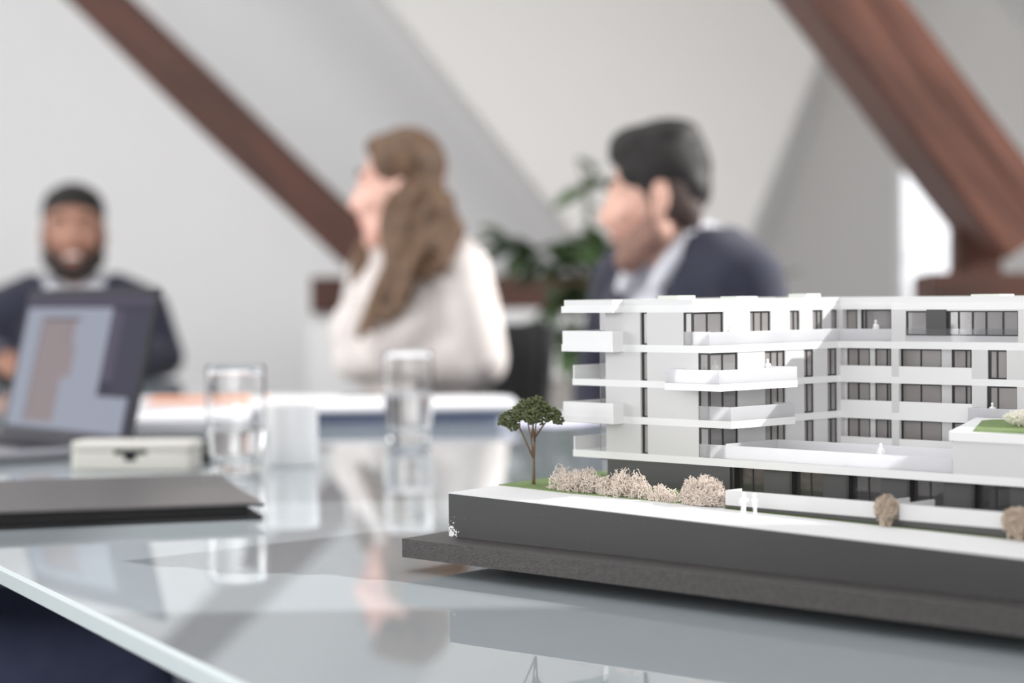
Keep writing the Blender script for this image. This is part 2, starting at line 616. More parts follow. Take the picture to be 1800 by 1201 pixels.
SK = [(139, 220, 93, 127), (320, 460, 55, 150)]  # first opening shaped to bound the sun patch, second added for the right fill
q = [slope_part(YR, 760, 20, 55), slope_part(YR, 760, 152, ZC), slope_part(YR, 139, 55, 152), slope_part(220, 320, 55, 152),
     slope_part(460, 760, 55, 152), slope_part(139, 220, 55, 93), slope_part(139, 220, 127, 152), slope_part(320, 460, 150, 152)]
sheet('wall_roof_slope', q, M['wall'], 10)
MB().box(260, 268, YR, 760, ZF, 22).build('wall_right', M['wall']).location = (0, 0, TZ)
struct(bpy.data.objects['wall_right'])
for (y0, y1, z0, z1) in SK:
    wn[0] += 1
    f = MB()
    for ya, yb in ((y0, y0 + 5), (y1 - 5, y1)):
        f.bar((slope_x(z0), (ya + yb) / 2, z0), (slope_x(z1), (ya + yb) / 2, z1), 5, 6, (0, 1, 0.001))
    for z in (z0, z1):
        f.bar((slope_x(z), y0, z), (slope_x(z), y1, z), 5, 6, (1, 0, 1.3))
    o = struct(f.build('window_%d' % wn[0], M['trim']))
    o.location = (0, 0, TZ)

# low wall below the left tie beam
MB().box(-62, 60, 622, 640, ZF, 15.5).build('wall_knee', M['wall']).location = (0, 0, TZ)
struct(bpy.data.objects['wall_knee'])


# ------------------------------------------------------------------ timber trusses
def beam(name, p0, p1, w, h, up, m, parent, label=None):
    """timber with its length along local z; slightly irregular faces"""
    p0, p1 = T(*p0), T(*p1)
    d = (p1 - p0)
    L = d.length
    d.normalize()
    up = Vector(up)
    sx = d.cross(up).normalized()
    sy = sx.cross(d).normalized()
    bm = bmesh.new()
    bmesh.ops.create_cube(bm, size=1)
    bmesh.ops.scale(bm, verts=bm.verts, vec=(w / 100, h / 100, L))
    bmesh.ops.subdivide_edges(bm, edges=[e for e in bm.edges if abs(e.verts[0].co.z - e.verts[1].co.z) > L * .9], cuts=14)
    bmesh.ops.bevel(bm, geom=[e for e in bm.edges if abs(e.verts[0].co.z - e.verts[1].co.z) > 1e-4], offset=0.008, segments=2, affect='EDGES')
    rnd = random.Random(sum(map(ord, name)) + int(L * 977))
    ph = rnd.random() * 9
    for v in bm.verts:
        v.co.x += 0.006 * noise.noise(Vector((v.co.x * 5 + ph, v.co.y * 5, v.co.z * 2.2)))
        v.co.y += 0.006 * noise.noise(Vector((v.co.x * 5, v.co.y * 5 + ph, v.co.z * 2.2 + 7)))
    me = bpy.data.meshes.new(name)
    bm.to_mesh(me)
    bm.free()
    me.materials.append(m)
    o = bpy.data.objects.new(name, me)
    COL.objects.link(o)
    mx = Matrix((sx, sy, d)).transposed().to_4x4()
    mx.translation = (p0 + p1) / 2
    if parent:
        o.parent = parent
        o.matrix_parent_inverse = Matrix()
        o.matrix_local = parent.matrix_world.inverted() @ mx if parent.matrix_world != Matrix() else mx
    else:
        o.matrix_world = mx
    if label:
        o['label'] = label
    return o


trl = tag(empty('roof_truss', (0, 0, 0)), 'brown oiled timber truss with raking strut on the far white wall, left', 'truss', 'timber roof trusses')
ls = Vector((0.74, 0, -0.672))
lsp = Vector((0.672, 0, 0.74))
# strut: lower edge (-129.4,110.3)-(-53.1,28.9), upper edge 12 cm above it
c0 = Vector((-114.3, 622, 109.5)) + Vector((-ls.x, 0, -ls.z)) * 150
c1 = Vector((-36, 622, 25))
beam('strut', tuple(c0), tuple(c1), 15.5, 14, (0.68, 0, 0.73), M['wood_dark'], trl).data.name = 'strut'
beam('tie_beam', (-61, 624, 20.6), (62, 640, 20.6), 13, 10.6, (0, 0, 1), M['wood_dark'], trl)

trr = tag(empty('roof_truss', (0, 0, 0)), 'large reddish brown timber truss with thick raking strut at upper right', 'truss', 'timber roof trusses')
# strut front face between the lines through (533,..) -> see plan: slope 1.32
d2 = Vector((0.598, 0, -0.801))
n2 = Vector((0.801, 0, 0.598))
f0 = Vector((62.2, 437, 79.6))
for nm, off, wid, dep, yo, mm in (('strut', 4.9, 9.6, 33, 0.0, M['wood']), ('strut', 13.1, 6.6, 30, 1.2, M['wood'])):
    a = f0 + n2 * off - d2 * 160
    b = f0 + n2 * off + d2 * 66.5
    a.y += yo
    b.y += yo
    beam(nm, tuple(a), tuple(b), dep, wid, tuple(n2), mm, trr)
beam('tie_beam', (86, 428, 14.0), (262, 428, 14.0), 22, 19, (0, 0, 1), M['wood_dark'], trr)
beam('post', (101, 446, -70), (101, 446, 34), 10, 10, (0, 1, 0), M['wood_dark'], trr)

# ------------------------------------------------------------------ conference table
TB = Vector((-39.0, 155.0, 0))          # a point of its left edge
EA = Vector((-0.4565, 0.8897, 0))       # along that edge, away from the viewer
EL = Vector((0.8897, 0.4565, 0))        # across the table


def tab(lat, along, z=0.0):
    p = TB + EL * lat + EA * along
    return T(p.x, p.y, z)


table = tag(empty('conference_table', tab(59, 110, -74), math.atan2(EL.y, EL.x)),
            'long conference table with pale grey glass top', 'table')
HW, A0, A1 = 59.5, -250, 228           # half width and ends, local to the empty


def bevelled_top():
    mb = MB()
    mb.cur = 0
    b = 0.25
    mb.add([(-HW + b, A0 + b, 74), (HW - b, A0 + b, 74), (HW - b, A1 - b, 74), (-HW + b, A1 - b, 74)], [(0, 1, 2, 3)])
    return mb


top = MB()
b = 0.25
ring = lambda i, z: [(-HW + i, A0 + i, z), (HW - i, A0 + i, z), (HW - i, A1 - i, z), (-HW + i, A1 - i, z)]
top.cur = 0
top.add(ring(b, 74) + ring(b, 72.6), [(0, 1, 2, 3), (7, 6, 5, 4), (0, 4, 5, 1), (1, 5, 6, 2), (2, 6, 7, 3), (3, 7, 4, 0)])
top.build('tabletop', M['glass_top'], table)
edge = MB()
vs = ring(b, 73.995) + ring(0, 73.75) + ring(0, 72.75) + ring(b, 72.55)
edge.add(vs, [(r * 4 + i, r * 4 + (i + 1) % 4, (r + 1) * 4 + (i + 1) % 4, (r + 1) * 4 + i) for r in range(3) for i in range(4)]
         + [(12 + i, 12 + (i + 1) % 4, (i + 1) % 4, i) for i in range(4)])
edge.build('glass_edge', M['glass_edge'], table)
fr = MB()
fr.box(-30, 30, A0 + 60, A0 + 66, 66, 72.6).box(-30, 30, A1 - 66, A1 - 60, 66, 72.6).box(-4, 4, A0 + 66, A1 - 66, 66, 72.6)
fr.build('under_frame', M['steel'], table)
for sx in (-28, 28):
    for ay in (A0 + 63, A1 - 63):
        MB().box(sx - 3, sx + 3, ay - 3, ay + 3, 0, 66.2).build('leg', M['steel'], table)

# ------------------------------------------------------------------ the architectural model
TH = math.atan2(3500, 3600)
MO = T(7.14, 156.52, 0)
MROT = math.atan2(-math.cos(TH), math.sin(TH))
model = tag(empty('architectural_model', MO, MROT),
            'white and grey model of a terraced apartment block on a dark baseboard', 'architectural model')


def mp(u, v, z):
    """model centimetres to world"""
    c, s = math.cos(MROT), math.sin(MROT)
    return Vector((MO.x + (u * c - v * s) / 100, MO.y + (u * s + v * c) / 100, MO.z + z / 100))


def gz(u, v=0):
    return 5.55 - 0.0152 * (u + 3.5)


UE = 47.0     # right end of the built-up part
ft = MB()
for v0 in (-11, 4, 19):
    ft.box(0, 50, v0, v0 + 3, 0.0, 1.0)
ft.build('support_batten', M['black'], model)
MB().prism([(-5, -16.45), (58, -16.5), (58, 28), (-12.6, 28)], 1.0, 2.35).build('baseboard', M['mdf'], model)
MB().prism([(-3.55, -13.15), (55, -13.1), (55, 26), (-9.8, 26)], 2.35, lambda u, v: gz(u) - 0.07).build('plinth', M['plinth'], model)
MB().prism([(-3.57, -13.17), (55, -13.12), (55, 26), (-9.8, 26)], lambda u, v: gz(u) - 0.07, gz).build('street_plate', M['card_mid'], model)
MB().prism([(-4.75, -6.9), (3.0, -7.25), (5.2, -6.95), (12, -6.35), (16.9, -6.0), (17.2, -5.9), (17.2, 1), (0, 2), (0, 25.5), (-9.6, 25.5)],
           lambda u, v: gz(u), lambda u, v: gz(u) + 0.06).build('lawn', M['grass'], model)
MB().prism([(17.2, -6.6), (45, -6.6), (45, -6.05), (17.2, -6.05)], gz, lambda u, v: gz(u) + 0.05).build('lawn', M['grass_dark'], model)
# terrace in front of the ground floor: retaining wall, low white walls
MB().prism([(17.0, -6.17), (45, -6.17), (45, 0.5), (17.0, 0.5)], gz, 5.46).build('retaining_wall', M['facade_dark'], model)
for a, bb in ((17.0, 29.5), (31.3, 38.9), (40.9, 45)):
    MB().prism([(a, -6.25), (bb, -6.25), (bb, -6.1), (a, -6.1)], 5.46, 6.48).build('terrace_wall', M['facade'], model)
MB().box(17.0, 17.12, -6.1, -4.6, 5.46, 6.48).build('terrace_wall', M['facade'], model)
MB().box(29.38, 29.5, -6.1, -2.5, 5.46, 6.48).build('terrace_wall', M['facade'], model)
MB().box(31.3, 31.42, -6.1, -2.5, 5.46, 6.48).build('terrace_wall', M['facade'], model)

# ---- slabs (plan polygons, u v)
BK = 25.0
slab_roof = [(-3.52, -1.2), (1.9, -1.2), (1.9, 0), (8.82, 0), (8.82, 17.8), (15.3, 17.8), (15.3, 15.6), (UE, 15.6), (UE, BK), (-3.52, BK)]
slab_1 = [(-3.52, -1.2), (1.9, -1.2), (1.9, 0), (10.4, 0), (10.4, 15.6), (UE, 15.6), (UE, BK), (-3.52, BK)]
slab_2 = [(-3.55, 0), (7.75, 0), (7.75, -2), (12.97, -2), (12.97, 7.0), (10.4, 7.0), (10.4, 15.6), (UE, 15.6), (UE, BK), (-3.55, BK)]
slab_3 = [(-3.52, -1.2), (1.9, -1.2), (1.9, 0), (12.4, 0), (12.4, 7.4), (10.4, 7.4), (10.4, 15.6), (UE, 15.6), (UE, BK), (-3.52, BK)]
slab_4 = [(-3.55, 0), (UE, 0), (UE, BK), (-3.55, BK)]
ZS = {'roof': (18.58, 19.08), 1: (15.6, 16.15), 2: (12.95, 13.46), 3: (10.16, 10.7), 4: (7.4, 7.95)}
for k, poly in (('roof', slab_roof), (1, slab_1), (2, slab_2), (3, slab_3), (4, slab_4)):
    MB().prism(poly, *ZS[k]).build('roof_slab' if k == 'roof' else 'floor_slab', M['card'], model)
MB().box(22.85, UE, 14.4, 15.6, 9.7, 10.2).build('floor_slab', M['card'], model)


def ring_wall(poly, inset, width, z0, z1):
    """closed parapet band along a plan polygon (axis-aligned corners), inset from its edge"""
    def off(poly, d):
        out, n = [], len(poly)
        for i in range(n):
            p, c, q = Vector(poly[i - 1]), Vector(poly[i]), Vector(poly[(i + 1) % n])
            n1 = Vector((-(c - p).y, (c - p).x)).normalized()
            n2 = Vector((-(q - c).y, (q - c).x)).normalized()
            out.append((c.x + (n1.x + n2.x) * d / (1 + n1.dot(n2)), c.y + (n1.y + n2.y) * d / (1 + n1.dot(n2))))
        return out
    a, bq = off(poly, inset), off(poly, inset + width)
    n = len(poly)
    vs = [(*p, z0) for p in a] + [(*p, z1) for p in a] + [(*p, z1) for p in bq] + [(*p, z0) for p in bq]
    fs = []
    for i in range(n):
        j = (i + 1) % n
        for r in range(4):
            r2 = (r + 1) % 4
            fs.append((r * n + i, r * n + j, r2 * n + j, r2 * n + i))
    return MB().add(vs, fs), bq


pr, inner = ring_wall(slab_roof, 0.16, 0.5, 19.08, 19.55)
pr.build('roof_parapet', M['card_mid'], model)
MB().prism(inner, 19.08, 19.3).build('roof_gravel', M['grass'], model)
for u0, u1, v0, v1, z1 in ((3.2, 5.2, 2.5, 4.5, 19.82), (5.6, 7.2, 7.0, 9.5, 19.72), (6.2, 8.0, 14.6, 16.4, 19.86), (20.5, 23, 18.5, 20.5, 19.7)):
    MB().box(u0, u1, v0, v1, 19.3, z1).build('roof_hatch', M['card'], model)

# ---- parapets
TK = 0.12


def par_u(u0, u1, v, z0, z1, m='card_thin'):      # runs along u
    MB().box(u0, u1, v, v + TK, z0, z1).build('balcony_parapet', M[m], model)


def par_v(v0, v1, u, z0, z1, m='card_thin'):      # runs along v
    MB().box(u - TK, u, v0, v1, z0, z1).build('balcony_parapet', M[m], model)


for k, zt in ((1, 17.18), (3, 11.72)):
    z = ZS[k][1]
    par_u(-3.44, 1.84, -1.17, z, zt, 'card')
    par_v(-1.05, 0.0, 1.84, z, zt, 'card')
    par_v(-1.05, 8, -3.32, z, zt, 'card')
for k, zt in ((2, 14.5), (4, 8.96)):
    par_v(0.03, 8, -3.38, ZS[k][1], zt, 'card')
z = ZS[1][1]
par_u(7.9, 10.38, 0.02, z, 17.16)
par_v(0.14, 15.72, 10.38, z, 17.12)
par_u(10.38, 15.34, 15.62, z, 17.1)
z = ZS[2][1]
par_u(7.8, 12.94, -1.97, z, 14.46)
par_v(-1.85, 6.97, 12.94, z, 14.46)
par_u(10.5, 12.82, 6.86, z, 14.46)
par_v(-1.85, 0, 7.92, z, 14.46)
z = ZS[3][1]
par_u(9.34, 12.38, 0.02, z, 11.72)
par_v(0.14, 7.36, 12.38, z, 11.72)
par_u(10.5, 12.26, 7.24, z, 11.72)
z = ZS[4][1]
par_u(9.34, 31.05, 0.03, z, 8.94)
par_u(11.7, 27.2, 6.0, z, 9.04)
par_v(0.2, 6.0, 11.8, z, 9.04)
par_u(22.85, UE, 14.42, 10.2, 11.38)
par_v(14.54, 15.6, 22.97, 10.2, 11.38)
for k, zt in ((2, 14.26), (3, 11.58), (4, 8.72)):
    par_u(10.45, 15.3, 15.62, ZS[k][1], zt, 'card')
    par_u(15.96, 22.43, 15.62, ZS[k][1], zt, 'card')

# ---- walls
WT = 0.3


def wall_u(u0, u1, v, z0, z1, m='facade'):
    MB().box(u0, u1, v, v + WT, z0, z1).build('facade_panel', M[m], model)


def wall_v(v0, v1, u, z0, z1, m='facade'):
    MB().box(u - WT, u, v0, v1, z0, z1).build('facade_panel', M[m], model)


def glazing(axis, a0, a1, c, z0, z1, mull=(), pane='pane', depth=0.12, fw=0.11, inset=0.1, edge=None):
    """window of dark frame bars with one pane per field. axis 'u': runs along u at v=c (faces -v); 'v': along v at u=c (faces +u)"""
    def blk(mb, p, q, r, s, d0, d1):
        if axis == 'u':
            mb.box(p, q, c + d0, c + d1, r, s)
        else:
            mb.box(c - d1, c - d0, p, q, r, s)
    f = MB()
    d0, d1 = inset, inset + depth
    el, er = edge or (fw, fw)
    blk(f, a0, a0 + el, z0, z1, d0, d1)
    blk(f, a1 - er, a1, z0, z1, d0, d1)
    blk(f, a0 + el, a1 - er, z0, z0 + fw, d0, d1)
    blk(f, a0 + el, a1 - er, z1 - fw, z1, d0, d1)
    w = f.build('window', M['frame_dark'], model)
    xs = [a0 + el] + list(mull) + [a1 - er]
    for i, m in enumerate(mull):
        b2 = MB()
        blk(b2, m - 0.06, m + 0.06, z0 + fw, z1 - fw, d0, d1)
        b2.build('mullion', M['frame_dark'], w)
    for i in range(len(xs) - 1):
        g = MB()
        blk(g, xs[i], xs[i + 1], z0 + fw, z1 - fw, d0 + 0.05, d0 + 0.08)
        g.build('pane', M[pane], w)
    return w


LV = [(ZS[4][1], ZS[3][0]), (ZS[3][1], ZS[2][0]), (ZS[2][1], ZS[1][0]), (ZS[1][1], ZS['roof'][0])]
for i, (z0, z1) in enumerate(LV):
    topf = i == 3
    wall_u(0.0, 3.57, 0.0, z0, z1)
    glazing('u', 3.57, 4.27, 0.0, z0, z1, pane='pane_dark', inset=0.18, edge=(0.2, 0.02))
    we = 7.88 if topf else 9.28
    uc = 8.80 if topf else 10.33
    wall_u(4.27, we, 0.0, z0, z1)
    glazing('u', we, uc - 0.02, 0.0, z0, z1, inset=0.06, edge=(0.14, 0.06))
    # left end glazing seen edge on
    MB().box(-0.78, 0.0, 0.2, 0.23, z0, z1).build('glass_screen', M['clear'], model)
    MB().box(-0.8, -0.77, 0.2, 0.25, z0, z1).build('glass_edge', M['frost'], model)
    # courtyard side of the wing
    if topf:
        segs = [('g', .08, 3.5, (1.75,)), ('w', 3.5, 6.62), ('g', 6.62, 9.08, (7.2, 8.1)), ('w', 9.08, 11.46), ('g', 11.46, 12.67, (12.05,)),
                ('w', 12.67, 14.32), ('g', 14.32, 15.6, (15.0,)), ('w', 15.6, 16.7), ('g', 16.7, 17.5, ()), ('w', 17.5, 17.9)]
    else:
        segs = [('g', .08, 3.3, (1.65,)), ('w', 3.3, 6.44), ('g', 6.44, 8.9, (7.3, 8.1)), ('w', 8.9, 11.2), ('g', 11.2, 12.42, (11.7,)),
                ('w', 12.42, 14.14), ('g', 14.14, 15.4, (14.7,)), ('w', 15.4, 15.6)]
    for s in segs:
        if s[0] == 'w':
            wall_v(s[1], s[2], uc, z0, z1)
        else:
            glazing('v', s[1], s[2], uc, z0, z1, s[3], pane='pane_dark' if s[1] > 6 else 'pane')
    # long back wing
    if not topf:
        rv = 16.2
        wall_v(15.62, 16.5, 10.45, z0, z1)
        wall_u(10.45, 10.7, rv, z0, z1)
        glazing('u', 10.7, 12.86, rv, z0, z1, (11.75,), pane='pane_dark', inset=0.02)
        wall_u(12.86, 13.34, rv, z0, z1)
        glazing('u', 13.34, 14.82, rv, z0, z1, (14.45,), pane='pane_dark', inset=0.02)
        wall_u(14.82, 15.4, rv, z0, z1)
        wall_u(15.3, 15.96, 15.6, z0, z1)
        glazing('u', 15.6, 19.4, rv, z0, z1, (17.55,), pane='pane_dark', inset=0.02, edge=(0.3, 0.08))
        wall_u(19.4, 20.3, rv, z0, z1)
        glazing('u', 20.3, 22.0, rv, z0, z1, (21.55,), pane='pane_dark', inset=0.02, edge=(0.2, 0.08))
        if i == 2:
            wall_u(22.43, 23.8, 15.6, z0, z1)
            glazing('u', 23.8, 25.4, 15.6, z0, z1, (24.55,), pane='pane_dark', edge=(0.22, 0.1))
            wall_u(25.4, UE, 15.6, z0, z1)
        else:
            wall_u(22.43, 23.7, 15.6, z0, z1)
            glazing('u', 23.7, 26.25, 15.6, z0, z1, (24.6,), pane='pane_dark', edge=(0.3, 0.08))
            wall_u(26.25, UE, 15.6, z0, z1)
    else:
        rv = 18.3
        wall_v(17.8, 18.4, 9.1, z0, z1)
        glazing('u', 9.1, 10.15, rv, z0, z1, pane='pane_dark', inset=0.02, edge=(0.06, 0.12))
        wall_u(10.15, 10.5, rv, z0, z1)
        glazing('u', 10.5, 13.45, rv, z0, z1, (10.95,), inset=0.02, edge=(0.2, 0.1))
        wall_u(13.45, 15.3, rv, z0, z1)
        wall_u(15.3, 16.6, 15.6, z0, z1)
        wall_u(16.6, 26.37, 15.6, z0, 16.62)
        glazing('u', 16.6, 18.5, 15.6, 16.62, z1 - 0.1)
        wall_u(18.5, 20.25, 15.56, 16.62, z1, 'facade_dark')
        glazing('u', 20.25, 26.37, 15.6, 16.62, z1 - 0.08, (21.25, 22.45, 23.62, 25.05), edge=(0.25, 0.12))
        wall_u(16.6, 26.37, 15.62, z1 - 0.1, z1)
        wall_u(26.37, UE, 15.6, z0, z1)
        MB().box(16.6, 26.37, 15.55, 15.58, 16.2, 17.15).build('glass_screen', M['clear'], model)
    # inside: core walls seen through the panes
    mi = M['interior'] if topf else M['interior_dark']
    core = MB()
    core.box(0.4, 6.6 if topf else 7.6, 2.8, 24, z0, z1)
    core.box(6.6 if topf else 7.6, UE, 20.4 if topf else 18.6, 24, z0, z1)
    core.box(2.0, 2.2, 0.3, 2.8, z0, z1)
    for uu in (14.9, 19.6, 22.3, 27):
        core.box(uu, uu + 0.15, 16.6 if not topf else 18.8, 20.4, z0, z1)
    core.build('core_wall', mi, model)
    wall_u(0.0, UE, 24.5, z0, z1)
    wall_v(15.6, 24.5, UE, z0, z1)

# ---- ground floor
g0, g1 = 4.5, ZS[4][0]
MB().box(0.0, 12.1, 0.12, 0.5, g0, g1).build('plinth_panel', M['facade_dark'], model)
MB().box(-0.78, 0.0, 0.3, 0.33, g0, g1).build('glass_screen', M['clear'], model)
MB().box(-0.8, 0.0, 0.24, 0.4, g1 - 0.1, g1).build('window_head', M['frame_dark'], model)
posts = [12.3, 17.53, 22.45, 27.45, 32.5, 37.5]
for i, p in enumerate(posts):
    MB().box(p - 0.11, p + 0.11, 0.25, 0.8, g0, g1).build('post', M['frame_dark'], model)
    if i < 5:
        q1 = p + 2.55
        w = glazing('u', p + 0.12, q1, 0.6, 5.2, g1, ((p + 0.12 + q1) / 2 + .1,), pane='pane_ground', fw=0.06)
        MB().box(p + 0.15, q1, 0.85, 0.88, 5.2, 5.95).build('lower_sheet', M['frost'], w)
        MB().box(q1, posts[i + 1] - 0.1, 0.6, 0.9, g0, g1).build('plinth_panel', M['facade_dark'], model)
        MB().box(q1 - 0.55, q1 - 0.4, 1.3, 1.5, 5.2, g1).build('inner_post', M['interior'], model)
MB().box(37.6, UE, 0.6, 0.9, g0, g1).build('plinth_panel', M['facade_dark'], model)
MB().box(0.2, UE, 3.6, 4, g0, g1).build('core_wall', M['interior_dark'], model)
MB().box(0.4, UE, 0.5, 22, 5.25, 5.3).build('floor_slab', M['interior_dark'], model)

# ---- roof pavilion on the terrace, right
MB().prism([(31.12, 0.02), (UE, 0.02), (UE, 12.6), (24.9, 12.6)], ZS[4][1], 10.14).build('pavilion_wall', M['facade'], model)
MB().prism([(30.94, -0.13), (UE + .2, -0.13), (UE + .2, 13.7), (24.0, 13.7)], 10.14, 10.74).build('pavilion_roof', M['card'], model)
gp = [(32.2, 0.75), (UE - .6, 0.75), (UE - .6, 12.9), (30.2, 12.9), (28.0, 12.4), (26.9, 11.3), (26.9, 10.0), (27.6, 8.8)]
MB().prism(gp, 10.74, 10.82).build('green_roof', M['grass'], model)


# ---- lichen shrubs
def lichen(name, u0, u1, v0, v1, h, mat_, label, seed, n=46, r=0.045, loc=None, dense=0.25, ground=None, round_=False):
    rnd = random.Random(seed)
    cu, cv = (u0 + u1) / 2, (v0 + v1) / 2
    base = ground if ground is not None else gz(cu) + 0.04
    mb = MB()
    ru, rvv = (u1 - u0) / 2, (v1 - v0) / 2

    def inside(p):
        if round_:
            return (p.x / ru) ** 2 + (p.y / rvv) ** 2 + ((p.z - h / 2) / (h / 2)) ** 2 < 1.08
        t = 0.95 + 0.4 * noise.noise(Vector((p.x * 0.8 + seed, p.y * 0.8, seed)))
        return (p.x / ru) ** 2 + (p.y / rvv) ** 2 + (max(p.z, 0) / (h * t * 1.25)) ** 2 < 1 and p.z > -0.02

    def grow(p, d, depth, rad):
        L = dense * rnd.uniform(0.6, 1.2)
        q_ = p + d * L
        if not inside(q_):
            return
        mid = p + d * L * 0.5 + Vector((rnd.uniform(-1, 1), rnd.uniform(-1, 1), rnd.uniform(-1, 1))) * L * 0.08
        mb.tube([p, mid, q_], [rad, rad * 0.9, rad * 0.8], 4)
        if depth <= 0:
            return
        k = 2 if rnd.random() < 0.8 else 1
        for _ in range(k):
            e = Vector((rnd.gauss(0, 1), rnd.gauss(0, 1), rnd.gauss(0.05, 1))).normalized()
            grow(q_, (d + e * 1.25).normalized(), depth - 1, max(rad * 0.9, r * 0.55))

    for i in range(n):
        a, t = rnd.uniform(0, 2 * math.pi), math.sqrt(rnd.random())
        p = Vector((math.cos(a) * ru * t * 0.9, math.sin(a) * rvv * t * 0.9, rnd.random() ** 1.5 * h * 0.55 if not round_ else rnd.uniform(0.05, 0.95) * h))
        if round_:
            p.x *= 0.8
            p.y *= 0.8
        d = Vector((p.x / ru + rnd.gauss(0, .4), p.y / rvv + rnd.gauss(0, .4), rnd.gauss(.35, .5))).normalized()
        grow(p, d, 6, r)
        if p.z < h * 0.3:
            mb.tube([(p.x, p.y, 0), p], [r, r * .9], 4)
    o = mb.build(name, mat_)
    o.location = mp(cu, cv, base)
    o.rotation_euler = (0, 0, MROT)
    return tag(o, label, 'shrub', 'dried lichen shrubs on the model')


lichen('lichen_shrub', -0.6, 5.4, -7.0, -4.6, 1.75, M['lichen'], 'pale beige lichen shrub beside the model tree, leftmost of the row', 11, 110)
lichen('lichen_shrub', 4.6, 10.1, -7.0, -5.0, 1.75, M['lichen'], 'mounded beige lichen shrub, second from the model tree', 23, 110)
lichen('lichen_shrub', 9.8, 13.2, -6.9, -5.6, 1.0, M['lichen'], 'smallest low lichen shrub between two taller mounds on the model', 35, 60)
lichen('lichen_shrub', 12.6, 17.0, -6.9, -5.0, 2.15, M['lichen'], 'tall beige lichen shrub left of the white terrace wall', 47, 160)
lichen('lichen_shrub', 29.55, 31.3, -7.2, -5.6, 2.0, M['lichen_tan'], 'round tan lichen bush in the gap between two white terrace walls', 59, 60, 0.05, dense=.3, round_=True)
lichen('lichen_shrub', 38.95, 40.9, -7.2, -5.6, 2.05, M['lichen_tan'], 'round tan lichen bush at right end of the terrace wall', 61, 60, 0.05, dense=.3, round_=True)
lichen('lichen_shrub', 30.8, 34.4, 5.4, 8.2, 1.15, M['lichen_white'], 'white lichen shrub on the green pavilion roof', 73, 80, 0.05, ground=10.80, round_=True)

# ---- model tree
tree = tag(empty('model_tree', mp(-2.95, -4.95, gz(-2.95) + .065), MROT), 'small dark green model tree on the lawn corner of the model', 'tree')
tr = MB()
tr.tube([(0, 0, 0), (.02, 0, .9), (0.05, 0, 2.0)], [.14, .115, .10], 8)
stems = [((0.05, 0, 1.9), (-.75, -.75, 4.4), (-1.1, -1.1, 5.2)), ((0.05, 0, 1.9), (-.12, -.12, 3.6), (-.4, -.35, 5.3)), ((0.05, 0, 2.0), (.12, .1, 3.8), (.2, .2, 5.6)),
         ((0.12, .1, 3.6), (.6, .5, 4.5), (1.0, 1.0, 5.2)), ((.1, .05, 3.3), (.3, -.3, 4.4), (.7, -.9, 5.3)), ((-.1, -.1, 3.4), (-.5, .5, 4.4), (-.8, .9, 5.3))]
for s in stems:
    tr.tube(s, [.085, .06, .035], 6)
tr.build('trunk', M['bark_model'], tree, smooth=True)
rnd = random.Random(3)
fo = MB()
cl = [(-1.35, -1.35, 5.0, .72), (-1.0, -.5, 5.5, .7), (-.9, -1.2, 4.5, .5), (-.4, -.3, 5.9, .75), (.15, .25, 6.2, .62), (.55, .35, 5.75, .75), (1.05, .95, 5.3, .72), (1.3, 1.35, 4.95, .55),
      (.6, -.8, 5.3, .75), (-.6, .8, 5.3, .75), (0, 0, 5.3, .85), (-1.6, -1.7, 4.75, .35), (.9, 0.1, 5.0, .55), (-.3, -1.2, 5.3, .6)]
for cx, cy, cz, cr in cl:
    for _ in range(int(300 * cr * cr)):
        d = Vector((rnd.gauss(0, 1), rnd.gauss(0, 1), rnd.gauss(0, 1))).normalized()
        rr = cr * rnd.uniform(.55, 1.0)
        fo.ball((cx + d.x * rr, cy + d.y * rr, cz + d.z * rr * .85), rnd.uniform(.08, .15), 1, (1, rnd.uniform(.6, 1), rnd.uniform(.5, 1)))
tag(fo.build('foliage', M['leaf_model'], tree), kind='stuff')

# ---- scale figures
def figure_mesh(variant):
    mb = MB()
    w = 0.11
    mb.tube([(-.09, 0, 0), (-.085, 0, .38), (-.07, 0, .8)], [.055, .07, .085], 8)
    mb.tube([(.09, .03, 0), (.085, .02, .38), (.07, 0, .8)], [.055, .07, .085], 8)
    mb.box(-.14, -.04, -.14, .05, 0, .05).box(.04, .14, -.11, .08, 0, .05)
    mb.tube([(0, 0, .72), (0, 0, .95), (0, -.01, 1.2), (0, 0, 1.34)], [.15, .14, .19, .1], 10)
    mb.tube([(0, 0, 1.3), (0, -.01, 1.42)], [.06, .055], 8)
    mb.ball((0, -.01, 1.5), .115, 2, (.9, 1, 1.15))
    if variant == 1:
        mb.tube([(.17, 0, 1.27), (.3, -.12, 1.1), (.42, -.26, 1.22)], [.06, .05, .035], 6)
        mb.tube([(-.17, 0, 1.27), (-.24, 0, 1.0), (-.2, -.14, .8)], [.06, .05, .035], 6)
    else:
        mb.tube([(.17, 0, 1.27), (.25, .02, 1.0), (.22, -.08, .76)], [.06, .05, .035], 6)
        mb.tube([(-.17, 0, 1.27), (-.25, .02, 1.0), (-.22, -.08, .76)], [.06, .05, .035], 6)
    return mb


